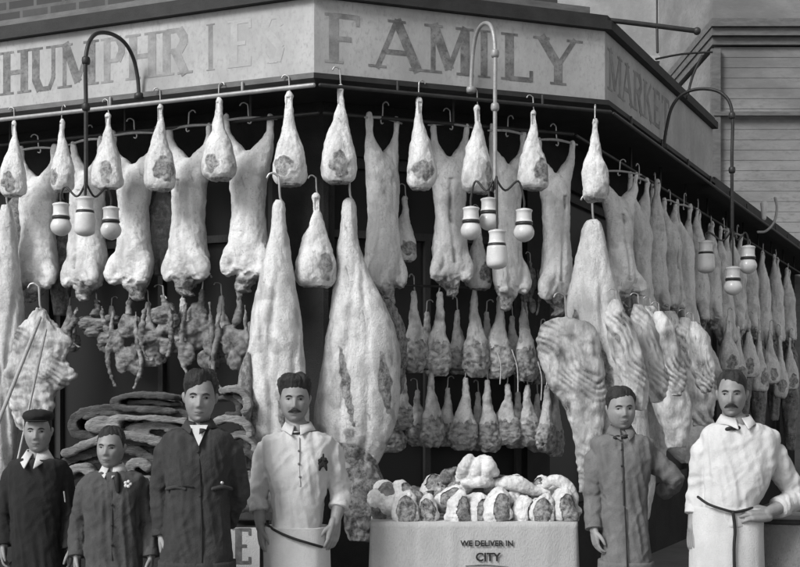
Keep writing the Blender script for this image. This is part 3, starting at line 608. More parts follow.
# left edge pieces
quarter('beef_quarter', 'pale beef quarter cut by the left edge of the picture', 'L', .0, [(205, 2, 10, .06), (225, -2, 15, .12), (270, -12, 20, .2), (320, -22, 24, .25), (380, -26, 22, .25), (440, -20, 16, .2), (480, -10, 8, .1)], 'beef', c_beef(6), 6, group='beef quarters')
quarter('rib_quarter', 'ragged ribbed forequarter above the capped boy at the left', 'L', .15, [(308, 36, 42, .05), (325, 20, 56, .1), (342, 14, 74, .14), (358, 10, 66, .12), (376, 2, 76, .15), (392, 10, 58, .13), (410, 12, 54, .1), (432, 20, 38, .05)], 'rib', lambda c, f: .3+.7*nz(c*9), 7, ribs=75, amp=.035, hooky=True)
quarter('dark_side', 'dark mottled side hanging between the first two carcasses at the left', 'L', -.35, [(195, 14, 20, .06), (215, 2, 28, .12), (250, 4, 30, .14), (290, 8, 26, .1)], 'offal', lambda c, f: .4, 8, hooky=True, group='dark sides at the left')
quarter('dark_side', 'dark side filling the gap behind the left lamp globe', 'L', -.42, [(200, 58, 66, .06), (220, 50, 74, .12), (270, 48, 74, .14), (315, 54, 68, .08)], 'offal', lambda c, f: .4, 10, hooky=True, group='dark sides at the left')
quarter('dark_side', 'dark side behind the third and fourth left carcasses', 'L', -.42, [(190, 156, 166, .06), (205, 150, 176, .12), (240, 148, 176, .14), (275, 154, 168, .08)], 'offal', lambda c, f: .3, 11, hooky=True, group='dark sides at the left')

# ------------------------------------------------------------------ lamps
def globe_lamp(parent, p, s=1.0, long=False):
    bm = bmesh.new(); c = V(p)
    L = [(0, 0, 0, .010, .010), (0, 0, -.012, .05, .05), (0, 0, -.03, .046, .046), (0, 0, -.07, .047, .047), (0, 0, -.083, .052, .052), (0, 0, -.086, .04, .04)]
    loft(bm, [(x*s+c.x, y+c.y, z*s+c.z, a*s, b*s) for x, y, z, a, b in L], 24, 3, 2)
    sh = put('lamp_cap', bm, 'globe', parent)
    bm = bmesh.new(); loft(bm, [(c.x, c.y, c.z-z*s, r*s, r*s) for z, r in ((.085, .04), (.088, .052), (.101, .052), (.104, .04))], 24, 2, 2); put('collar', bm, 'iron', sh)
    bm = bmesh.new(); hh = .1 if not long else .135
    loft(bm, [(c.x, c.y, c.z-(.1+z*hh)*s, r*s, r*s) for z, r in (((0, .04), (.1, .05), (.4, .062), (.7, .056), (.92, .035), (1.02, .012)) if not long else ((0, .05), (.05, .058), (.5, .062), (.78, .060), (.92, .045), (1.0, .015)))], 24, 4, 2); put('globe', bm, 'globe', parent)
def gooseneck(fac, bx, by, px_pipe, ytop, ybot, lamps, label, mat, flip=1):
    base = at(bx, by, fac, .03); n = V((FAC[fac][2].x, FAC[fac][2].y, 0))
    # horizontal run so that the drop pipe is seen at px_pipe; it hangs straight out from the wall
    k = (px_pipe-400)/F; d = (k*base.y-base.x)/(n.x-k*n.y)
    q = base+n*d; D = q.y; ztop = CZ+(400-ytop)/F*D; zb = CZ+(400-ybot)/F*D
    o = thing('gas_lamp', label, 'lamp', base, group='gooseneck lamps on the fascia')
    pts = [base, base+n*.03*d+V((0, 0, .12)), base+n*.12*d+V((0, 0, (ztop-base.z)*.72)), base+n*.3*d+V((0, 0, (ztop-base.z)*.95)), V((base+n*.58*d).to_tuple()[:2]+(ztop,)), V((base+n*.86*d).to_tuple()[:2]+(ztop-.05,)), zp(q, ztop-.19), zp(q, (ztop+zb)/2), zp(q, zb)]
    bm = bmesh.new(); tube(bm, pts, .0125, 12, 8); put('pipe', bm, mat, o)
    for z in (CZ+(400-107)/F*D if fac != 'R' else CZ+(400-170)/F*D, ztop-.22):
        bm = bmesh.new(); loft(bm, [(q.x, q.y, z+a, r, r) for a, r in ((.025, .012), (.02, .022), (0, .026), (-.02, .022), (-.025, .012))], 16, 2, 2); put('fitting', bm, mat, o)
    bm = bmesh.new(); loft(bm, [(base.x, base.y, base.z+a, r, r) for a, r in ((.02, .014), (.015, .03), (-.015, .03), (-.02, .014))], 16, 2, 2); put('fitting', bm, mat, o)
    bm = bmesh.new()
    for (lx, ly, dd, lg) in lamps:       # arms: scroll out from the hub to each lamp
        e = V(((lx-400)/F*(D+dd), D+dd, CZ+(400-ly)/F*(D+dd)))
        h = zp(q, zb+.02); m1 = h.lerp(e, .35); m1.z = zb-.06; m2 = h.lerp(e, .8); m2.z = zb-.02+.02
        tube(bm, [h, m1, m2, e+V((0, 0, .05)), e], .007, 8, 5)
    put('arm', bm, 'iron', o)
    for (lx, ly, dd, lg) in lamps:
        e = V(((lx-400)/F*(D+dd), D+dd, CZ+(400-ly)/F*(D+dd)))
        globe_lamp(o, e, (1.0 if fac != 'R' else .85)*D/8.0, lg)
    return o
gooseneck('L', 139, 96, 86, 24, 186, [(61, 202, .05, 0), (85, 196, -.14, 1), (111, 206, .1, 0)], 'gooseneck gas lamp arching over the faded left sign, with three globes', 'iron')
gooseneck('F', 471, 90, 495, 17, 180, [(471, 206, .05, 0), (489, 197, .14, 0), (497, 229, -.12, 1), (524, 208, .05, 0)], 'gooseneck gas lamp in front of the L of FAMILY, with four globes', 'pipe')
gooseneck('R', 664, 147, 732, 86, 232, [(706, 240, .1, 1), (733, 266, -.1, 0), (748, 245, .05, 0)], 'gooseneck gas lamp on the far right front, with three globes', 'iron')
# street-side bracket arm at the corner of the sign and its stays
D = 8.9
br = thing('bracket_arm', 'dark straight iron arm jutting out from the top right corner of the sign', 'bracket', W(603, 21, D))
bm = bmesh.new(); tube(bm, [W(600, 19, D), W(650, 25, D), W(697, 31, D)], .017, 12, 4); put('bar', bm, 'iron', br)
bm = bmesh.new(); ball(bm, W(697, 31, D), .026); put('finial', bm, 'iron', br)
bm = bmesh.new(); tube(bm, [W(657, -60, D), W(657, 25, D)], .006, 8, 1); tube(bm, [W(657, 25, D), W(657.5, 52, D)], .009, 8, 1); put('hanger', bm, 'iron', br)
st = thing('stay_rod', 'thin rods bracing the right lamp above the receding sign', 'rod', W(687, 98, 10.2))
bm = bmesh.new(); tube(bm, [W(687, 98, 10.2), W(693, 75, 10.2), W(702, 56, 10.2)], .010, 8, 3); put('rod', bm, 'iron', st)
bm = bmesh.new(); tube(bm, [W(656, 59, 10.2), W(682, 54, 10.2), W(712, 52, 10.2)], .008, 8, 3); put('rod', bm, 'iron', st)
# J scroll bracket beyond
p = at(760, 226, 'R', .3); j = thing('scroll_bracket', 'small pale J shaped scroll bracket at the far end of the right front', 'bracket', p)
Dj = p.y; bm = bmesh.new(); tube(bm, [W(758, 232, Dj), W(766, 231, Dj), W(774, 222, Dj), (W(777, 208, Dj)), W(775, 198, Dj)], .012, 10, 5); put('scroll', bm, 'pipe', j)
bm = bmesh.new(); tube(bm, [W(764, 204, Dj), W(764, 218, Dj)], [.035, .022], 12, 2); put('cup', bm, 'globe', j)

# ------------------------------------------------------------------ background buildings on the right
b1 = thing('distant_building', 'pale plain building across the street, above the receding sign', 'building', (6, 26, 0))
bm = bmesh.new(); x0, x1 = (540-400)/F*26, (760-400)/F*26; box(bm, x0, x1, 26, 34, 0, 14); put('wall', bm, 'plaster', b1, False)
bm = bmesh.new(); z = CZ+(400-62)/F*26
box(bm, x0, x1, 25.9, 25.998, z, z+.1); put('string_course', bm, 'board', b1, False)
b2 = thing('clapboard_building', 'grey clapboard building with a dark cornice at the far right', 'building', (7.5, 21, 0))
D2 = 21; x0 = (714-400)/F*D2; bm = bmesh.new(); zz = 0; top = CZ+(400-50)/F*D2
while zz < top:
    prof = [(D2, zz), (D2-.012, zz), (D2-.006, zz+.16), (D2, zz+.16)]
    a = [bm.verts.new((x0, y, z)) for y, z in prof]; b = [bm.verts.new((x0+10, y, z)) for y, z in prof]
    bm.faces.new(a); bm.faces.new(b)
    for i in range(4): bm.faces.new((a[i], a[(i+1) % 4], b[(i+1) % 4], b[i]))
    zz += .16
box(bm, x0, x0+10, D2+.002, D2+8, 0, top); put('wall', bm, 'clap', b2, False)
bm = bmesh.new()
for k, (ya, yb, o) in enumerate(((46, 38, .08), (38, 30, .16), (30, 22, .22))): box(bm, x0-.02-o*.3, x0+10.2, D2-o, D2+8, CZ+(400-ya)/F*D2+.003, CZ+(400-yb)/F*D2)
put('cornice', bm, 'gtrim', b2, False)
bm = bmesh.new(); box(bm, x0-.03, x0+10, D2-.12, D2-.05, CZ+(400-117)/F*D2, CZ+(400-113)/F*D2); put('string_course', bm, 'gtrim', b2, False)
bm = bmesh.new(); box(bm, x0-.06, x0+.08, D2-.1, D2, 0, top); put('corner_board', bm, 'gtrim', b2, False)
bm = bmesh.new(); box(bm, x0+.1, x0+10, D2+.5, D2+8, CZ+(400-18)/F*D2, 14); put('roof', bm, 'clap', b2, False)
# awning gutter beyond the sign end
bm = bmesh.new(); band(bm, 'R', -.1, .02, ZS0-.08, ZS0+.03, RS+.01, TR); tag(put('gutter', bm, 'trim', None, False, origin=(0, 0, 0)), 'dark gutter board continuing past the end of the right sign', 'gutter')

# ------------------------------------------------------------------ heap of folded hides
def folded(label, D, path, t, depth, mat, seed):
    """a hide folded over: stroke of thickness t along `path` (pixels), running `depth` back"""
    pts = [W(x, y, D) for x, y in path]; q = [V(p) for p in catmull([tuple(p) for p in pts], 6)]
    bm = bmesh.new(); ends = []
    for i, p in enumerate(q):
        d = (q[min(i+1, len(q)-1)]-q[max(i-1, 0)]).normalized(); n = V((-d.z, 0, d.x)); tt = t*(.5 if i in (0, len(q)-1) else 1)
        ends.append((p+n*tt/2, p-n*tt/2))
    NY = 10; grid = []
    for k in range(NY+1):
        f = k/NY; y = f*depth; sh = 1-.25*(abs(2*f-1)**4)
        row = [c+V((0, y, 0)) for c, _ in ends]+[c+V((0, y, 0)) for _, c in reversed(ends)]
        m_ = sum(row, V())/len(row); 
        grid.append([m_+(r-m_)*1.0 if 0 < k < NY else r+(q[len(q)//2]+V((0, y, 0))-r)*.02 for r in row])
    rings(bm, grid); bmesh.ops.triangulate(bm, faces=[f for f in bm.faces if len(f.verts) > 4])
    bm = fuse(bm, .009, 5); rough_up(bm, .012, 12, seed, (1, .5, 1), 3)
    o = put('folded_hide', bm, mat, origin=pts[len(pts)//2]); return tag(o, label, 'hide', 'folded hides in the heap')
HD = 7.75
hp = [([(176, 398), (140, 395), (117, 398), (114, 406), (130, 409), (178, 412)], .035, 'hide2', 'small curled hide on the very top of the heap'),
      ([(200, 416), (150, 410), (100, 409), (76, 416), (72, 428), (84, 437), (130, 431)], .045, 'hide2', 'long dark hide folded at its left end, second layer of the heap'),
      ([(195, 424), (165, 419), (120, 418), (90, 423), (92, 430), (120, 426)], .035, 'hide', 'pale hide tucked inside the long dark fold'),
      ([(206, 448), (186, 434), (158, 425), (128, 430), (150, 436)], .045, 'hide', 'pale hide arching over behind the tall boy shoulder'),
      ([(60, 456), (84, 445), (120, 436), (150, 440), (182, 452), (190, 470)], .05, 'hide', 'pale hide sloping down to the capped boy'),
      ([(56, 466), (80, 456), (110, 448), (140, 452), (165, 470)], .05, 'hide2', 'dark hide under the sloping pale one'),
      ([(58, 482), (72, 470), (84, 468), (92, 480), (80, 492)], .05, 'hide', 'curled hide between the capped boy and the small boy'),
      ([(56, 505), (80, 492), (150, 486), (190, 492)], .09, 'hide', 'thick pale hide behind the small boy'),
      ([(150, 470), (140, 462), (130, 466), (134, 478), (152, 482)], .05, 'hide', 'light curled hide right of the small boy head'),
      ([(56, 530), (100, 515), (160, 512), (200, 518)], .13, 'hide2', 'broad dark hide low in the heap'),
      ([(218, 392), (232, 388), (244, 394), (248, 408), (240, 414)], .035, 'hide', 'ridged pale hide right of the tall boy head'),
      ([(214, 400), (228, 397), (238, 403), (238, 416), (224, 414)], .03, 'hide2', 'dark curled hide beside the tall boy ear'),
      ([(210, 424), (226, 418), (246, 424), (250, 438)], .035, 'hide', 'hide fold above the tall boy shoulder'),
      ([(225, 440), (240, 434), (254, 444), (252, 456)], .04, 'hide', 'pale hide fold between the tall boy and the man in white'),
      ([(228, 462), (244, 452), (256, 462), (254, 476)], .04, 'hide2', 'dark hide fold beside the arm of the man in white'),
      ([(230, 484), (246, 474), (256, 486), (250, 500), (234, 506)], .045, 'hide', 'hide fold lowest on the right of the heap'),
      ([(226, 514), (246, 508), (262, 516)], .05, 'hide2', 'dark hide just above the lettered placard'),
      ([(126, 403), (150, 402), (172, 405)], .03, 'hide', 'pale roll end inside the curled hide at the top of the heap'),
      ([(88, 444), (120, 441), (170, 447), (196, 458)], .035, 'hide2', 'dark layer under the arching pale hide'),
      ([(64, 474), (96, 462), (132, 464)], .04, 'hide', 'pale layer beside the small boy forehead, under the dark hide'),
      ([(80, 418), (110, 413), (160, 415), (196, 422)], .03, 'hide2', 'flat dark layer in the upper part of the heap'),
      ([(232, 396), (244, 402), (246, 416), (236, 424)], .03, 'hide', 'pale inner fold right of the tall boy head'),
      ([(150, 500), (170, 488), (200, 490)], .08, 'hide', 'pale hide low behind the tall boy'),
      ([(84, 462), (130, 450), (186, 462)], .30, 'hide2', 'thick dark roll in the middle of the heap behind the small boy')]
for i, (path, t, mt, lab) in enumerate(hp):
    folded(lab, HD+(.0 if i < 10 else .05)+.05*(i % 2), path, t*1.05, .42, mt, i)
bt = thing('bench', 'plain wooden bench under the heap of hides', 'bench', (-1.45, 7.95, GZ))
zt_ = CZ+(400-528)/F*HD
for nm, bxs in (('top', [(-2.05, -.8, 7.7, 8.25, zt_-.05, zt_)]), ('leg', [(-2.0, -1.93, 7.75, 7.82, GZ, zt_-.05)]), ('leg', [(-.9, -.83, 7.75, 7.82, GZ, zt_-.05)]), ('leg', [(-2.0, -1.93, 8.1, 8.17, GZ, zt_-.05)]), ('leg', [(-.9, -.83, 8.1, 8.17, GZ, zt_-.05)])):
    bm = bmesh.new(); [box(bm, *b) for b in bxs]; put(nm, bm, 'dwood', bt, False)
# lettered placard
D = 7.55; pc = thing('placard', 'white lettered placard low between the tall boy and the man in white', 'sign', W(243, 600, D))
a, b = W(232, 528, D), W(256, 610, D); bm = bmesh.new(); box(bm, a.x-.04, b.x+.02, D, D+.02, b.z, a.z); put('board', bm, 'cloth_w2', pc, False)
for k, ch in enumerate('E'):
    me = mesh_of(glyph(ch, .085, .2, .036), 'letter', False); o = link('letter', me, 'letter', pc); q = W(236, 564, D-.002); o.location = q-pc.location
for k, (xa, ya, xb, yb, lab) in enumerate(((40, 318, 0, 418, 'pale diagonal rod crossing the ribs at the left edge'), (46, 330, -4, 560, 'thin steep rod behind the capped boy'))):
    D = 7.6; bm = bmesh.new(); tube(bm, [W(xa, ya, D+.3), W(xb, yb, D), W(xb-(xa-xb)*.6, yb+(yb-ya)*.6, D-.2)], .011 if k == 0 else .007, 8, 1); tag(put('awning_rod', bm, 'wood' if k == 0 else 'pipe', origin=W(xb, yb, D)), lab, 'rod')

# ------------------------------------------------------------------ counter with joints
CD = 7.35
ct = thing('counter', 'cloth covered counter with a hand lettered delivery notice', 'counter', W(474, 700, CD)*1.0)
ct.location.z = GZ
a, b = W(371, 522, CD), W(577, 522, CD); ztop = a.z
bm = bmesh.new()      # draped cloth with soft vertical folds
nx = 90; cols = []
dep = .55
loop = []
for i in range(nx): loop.append((a.x+(b.x-a.x)*i/nx, CD))
for i in range(30): loop.append((b.x, CD+dep*i/30))
for i in range(nx): loop.append((b.x-(b.x-a.x)*i/nx, CD+dep))
for i in range(30): loop.append((a.x, CD+dep-dep*i/30))
cx, cy = (a.x+b.x)/2, CD+dep/2; rs = []
for k in range(26):
    f = k/25; z = ztop-(ztop-GZ-.03)*f; r = []
    for i, (x, y) in enumerate(loop):
        nn = V((0, -1)) if i < nx else V((1, 0)) if i < nx+30 else V((0, 1)) if i < 2*nx+30 else V((-1, 0))
        s = .004*(1-f)+.05*f*.6; wv = .5*nz(V((x*6, y*6, .3)))+.35*nz(V((x*15, y*15, z*.8)))
        fl = .012*(1-f)+.03*f
        r.append(V((x+nn.x*(s+wv*fl), y+nn.y*(s+wv*fl), z+.004*nz(V((x*9, y*9, 2))))))
    rs.append(r)
rings(bm, rs); put('cloth', bm, 'drape', ct)
def text_obj(s, size, loc, mat, parent, name='lettering'):
    cu = bpy.data.curves.new('t', 'FONT'); cu.body = s; cu.size = size; cu.extrude = .001; cu.offset = size*.028; cu.align_x = 'CENTER'
    o = bpy.data.objects.new('t', cu); COL.objects.link(o); dg = bpy.context.evaluated_depsgraph_get(); dg.update()
    me = bpy.data.meshes.new_from_object(o.evaluated_get(dg)); bpy.data.objects.remove(o); me.materials.clear()
    q = link(name, me, mat, parent); q.location = V(loc)-parent.location; q.rotation_euler = (radians(90), 0, 0); return q
text_obj('WE DELIVER IN', .042, W(487, 546, CD-.019), 'dark', ct)
text_obj('CITY', .062, W(488, 561, CD-.021), 'dark', ct)
bm = bmesh.new(); tube(bm, [W(466, 566, CD-.017), W(485, 565, CD-.017), W(508, 567, CD-.017)], .003, 6, 3); put('flourish', bm, 'letter', ct)
def cutlet_proto(i):
    r = random.Random(i); bm = bmesh.new()
    loft(bm, [(0, 0, 0, .05, .05), (0, 0, .03, .068, .06), (0, .005, .08, .062, .06), (.005, .01, .13, .045, .05), (.008, .015, .165, .02, .03), (.008, .015, .172, .008, .01)], 90, 16)
    rough_up(bm, .022, 9, i+50, (1, 1, 1), 3)
    bm, b2 = split_cut(bm, lambda c, n: n.y < -.15 and ((c.x-.008*i)/(.052-.004*i))**2+((c.z-.06)/.078)**2 < 1+.35*nz(c*22+V((i, 0, 0))))
    for v in b2.verts: v.co.y += .006
    m1 = mesh_of(bm, 'joint'); cutattr(m1, lambda c: .1+.4*nz(c*14)); m2 = mesh_of(b2, 'cut_face'); cutattr(m2, lambda c: .5+.5*nz(c*28))
    return proto('meat_cut', [('joint', m1, 'meat'), ('cut_face', m2, 'flesh')])
CP = [cutlet_proto(i) for i in range(6)]
def setcut(i, px, pyb, D, s, rz, tx, ty, label, group):
    src = CP[i % 6]; o = src if src.name not in used else copy_tree(src); used.add(src.name)
    o.location = W(px, pyb, D); o.rotation_euler = (tx, ty, rz); o.scale = (s, s, s*1.0); tag(o, label, 'meat', group)
for i, (px, h) in enumerate(((404, 1), (430, 1.05), (456, .95), (479, 1), (499, 1.05), (521, 1), (543, .95), (565, 1))):
    setcut(i, px+[1, -2, 2, 0, -1, 2, -2, 1][i], 523, CD+.07+.03*(i % 2), (1.08, .92, 1.12, .98, 1.1, .9, 1.05, 1.15)[i]*h, [.1, -.2, .25, 0, -.3, .2, -.1, .3][i], -.1, [.05, -.1, .1, 0, -.08, .1, .15, -.1][i], ['first', 'second', 'third', 'fourth', 'fifth', 'sixth', 'seventh', 'eighth'][i]+' upright cut from the left in the front row on the counter', 'upright cuts in the counter front row')
rr = random.Random(5)
back = [(388, 512), (398, 500), (417, 502), (443, 503), (466, 502), (510, 503), (532, 506), (552, 505), (574, 512), (391, 492), (432, 492), (452, 488), (498, 486), (516, 492), (540, 494), (562, 494), (470, 478), (488, 470)]
for i, (px, py) in enumerate(back):
    setcut(i+1, px, py+6, CD+.17+.09*(py < 496), rr.uniform(.85, 1.15), rr.uniform(-1.5, 1.5), rr.uniform(-1.2, -.3), rr.uniform(-.9, .9), ORD[i % 15]+' of the tumbled cuts '+('piled behind the front row' if i < 9 else 'high on the pile')+' on the counter' if i < 15 else ['tumbled cut at the right shoulder of the pile', 'tumbled cut just under the crowning fat piece', 'tumbled cut right behind the crowning fat piece'][i-15], 'tumbled cuts on the counter pile')
# crown of folded fat, arched pieces at right
def lump(name, label, parts, mat, seed, origin, voxel=.006, cut=.25):
    bm = bmesh.new(); [f(bm) for f in parts]; bm = fuse(bm, voxel, 3); rough_up(bm, .007, 22, seed, (1, 1, 1), 3)
    bmesh.ops.translate(bm, verts=bm.verts, vec=-origin); me = mesh_of(bm, name); cutattr(me, lambda c: cut+.4*nz(c*18)); o = link(name, me, mat, None, origin); return tag(o, label, 'meat')
C2 = CD+.2
fr = [(461, 474, 470, 458), (472, 478, 480, 460), (484, 480, 489, 461), (494, 472, 484, 459), (466, 482, 492, 483)]
lump('fat_fold', 'white ruffled piece of fat crowning the pile of cuts', [lambda b, q=q, k=k: tube(b, [W(q[0], q[1], C2-.03*(k % 2)), W((q[0]+q[2])/2, (q[1]+q[3])/2-1, C2-.05), W(q[2], q[3], C2)], [.032, .036, .026], 14, 4) for k, q in enumerate(fr)], 'meat', 61, W(478, 480, C2), cut=.05)
lump('shank_cut', 'long pale shank lying right of the crowning piece', [lambda b: tube(b, [W(498, 484, C2), W(515, 483, C2-.03), W(532, 490, C2), W(548, 492, C2)], [.03, .045, .034, .018], 16, 5)], 'meat', 62, W(520, 488, C2), cut=.1)
lump('arched_cut', 'pale arched cut curling over the right end of the pile', [lambda b: tube(b, [W(545, 486, C2), W(553, 480, C2-.04), W(564, 484, C2-.05), W(572, 496, C2-.05), W(573, 510, C2-.06)], [.022, .032, .036, .036, .024], 16, 5)], 'meat', 63, W(560, 495, C2), cut=.12)
lump('liver_piece', 'dark glossy piece at the left end of the counter pile', [lambda b: ball(b, W(388, 498, C2), .07, .07, .09), lambda b: ball(b, W(380, 510, C2), .05, .06, .08)], 'offal', 64, W(386, 510, C2), cut=.4)
bm = bmesh.new(); a = W(474, 505, CD+.3)
for k in range(60):
    x = rr.uniform(382, 570); y = 505-28*exp(-((x-478)/60)**2)*rr.random()-rr.uniform(0, 12); ball(bm, W(x, y, CD+.33), rr.uniform(.025, .05), .05, rr.uniform(.02, .045), 10)
bm = fuse(bm, .01, 2); rough_up(bm, .014, 24, 9, (1, 1, 1), 3); bmesh.ops.translate(bm, verts=bm.verts, vec=-a); me = mesh_of(bm, 'trimmings'); cutattr(me, lambda c: .5+.6*nz(c*15))
tag(link('meat_trimmings', me, 'offal', None, a), 'heap of dark trimmings filling the back of the counter', 'meat', None, 'stuff')

# cloth covered barrel at the right
D = 7.15; c = W(788, 520, D); bz = W(0, 516, D).z
brl = thing('barrel', 'sacking covered barrel at the bottom right corner', 'barrel', (c.x, D, GZ))
bm = bmesh.new(); loft(bm, [(c.x, D, z, r, r) for z, r in ((GZ, .24), (GZ+.15, .265), (.5, .29), (bz-.1, .285), (bz-.02, .27), (bz, .25))], 48, 6, 2); rough_up(bm, .012, 6, 3, (1, 1, .3), 3); put('body', bm, 'burlap', brl)
bm = bmesh.new(); tube(bm, [V((c.x+.275*cos(t_), D+.275*sin(t_), bz-.01)) for t_ in [2*pi*i/32 for i in range(33)]], .014, 10, 1); put('rim', bm, 'dwood', brl)
for i, (x, y, s) in enumerate(((-.12, -.262, .05), (-.07, -.275, .04), (-.03, -.282, .05))):
    pass

# ------------------------------------------------------------------ people
FP = dict(nl=0, nw=1, w=1, ch=1, mo=0)
def head_pos(cx, cy, uz, wj=1.0):
    """point of the head surface; (cx,cy) unit circle, uz -1..1; face looks to -y"""
    r = (1-abs(uz)**2.35)**(1/2.35) if abs(uz) < 1 else 0
    t = max(0, -uz); tt = max(0, uz)
    a = .072*FP['w']*(1-.22*t**1.8*wj)*(1-.04*tt); b = .097
    x = a*cx*r; y = b*cy*r; z = .118*uz
    if cy > 0: y *= (1-.42*t); y += .0
    else: y = y*(1-.08*t)-.008*t
    if cy < 0:
        f = min(1, (-cy)**.7); G = lambda x0, z0, sx, sz: exp(-((x-x0)/sx)**2-((z-z0)/sz)**2)
        d = 0
        nl = FP['nl']; d += (.019+nl)*exp(-(x/(.0095*FP['nw']))**2)*sstep(.022, -.026, z)*sstep(-.048-nl, -.034-nl, z)      # nose ridge
        d += .006*(G(.011, -.034, .007, .008)+G(-.011, -.034, .007, .008))              # nostrils wings
        d -= .015*(G(.031, .004, .017, .013)+G(-.031, .004, .017, .013))                # sockets
        d += .006*(G(.028, .024, .022, .007)+G(-.028, .024, .022, .007)); d -= .003*(G(.052, -.045, .014, .022)+G(-.052, -.045, .014, .022))                  # brow
        d += .004*(G(.045, -.026, .018, .018)+G(-.045, -.026, .018, .018))
        d += .006*G(0, -.060, .022, .006)+.006*G(0, -.072, .018, .006)-.005*G(0, -.066, .024, .0028)
        d -= .004*G(0, -.083, .02, .006); d += .009*FP['ch']*G(0, -.100, .022, .013); d -= .0025*(G(.026, -.052, .006, .016)+G(-.026, -.052, .006, .016)); d += .0035*(G(.038, -.040, .014, .014)+G(-.038, -.040, .014, .014))
        y -= d*f
    return V((x, y, z))
def head_surf(x, z):
    uz = z/.118; r = (1-abs(uz)**2.35)**(1/2.35); t = max(0, -uz); a = .072*FP['w']*(1-.22*t**1.8)*(1-.04*max(0, uz)); cx = max(-.99, min(.99, x/(a*r)))
    return head_pos(cx, -sqrt(1-cx*cx), uz)
def sphere_grid(bm, fn, nu=96, nv=72):
    rs = []
    for j in range(1, nv):
        uz = -cos(pi*j/nv); uz = uz
        rs.append([V(fn(cos(2*pi*i/nu), sin(2*pi*i/nu), uz)) for i in range(nu)])
    rings(bm, rs)
def hand(bm, wr, d, pn, thumb, s=1.0, curl=.35, spread=.05):
    """wr wrist point, d pointing to fingertips, pn palm-facing dir, thumb +1/-1 side along d x pn"""
    d = d.normalized(); pn = (pn-d*pn.dot(d)).normalized(); ac = d.cross(pn).normalized()*thumb
    fl = [.07, .079, .073, .057]
    for k in range(4):
        off = (1.5-k)*.0195*s                     # k=0 index is on the thumb side
        kn = wr+d*(.088-.004*abs(k-1))*s+ac*off
        tube(bm, [wr+ac*off*.6-d*.01*s, wr+d*.045*s+ac*off*.9, kn], [.017*s, .0165*s, .0115*s], 10, 3)
        dd = (d+ac*(1.5-k)*spread).normalized(); p = kn; pts = [p]; ang = 0
        for seg, fr_ in enumerate((.45, .3, .25)):
            ang += curl*(1.0+.35*seg+.12*k); q = dd*cos(ang)+pn*sin(ang); p = p+q*fl[k]*fr_*s; pts.append(p)
        tube(bm, pts, [.0092*s, .0086*s, .0078*s, .0062*s], 10, 3)
    b0 = wr+d*.022*s+ac*.022*s; t1 = b0+(d*.6+ac*.62+pn*.3).normalized()*.038*s; t2 = t1+(d*.85+ac*.35+pn*.3).normalized()*.032*s; t3 = t2+(d+pn*.35).normalized()*.025*s
    tube(bm, [b0, t1, t2, t3], [.016*s, .0125*s, .0105*s, .008*s], 10, 3)
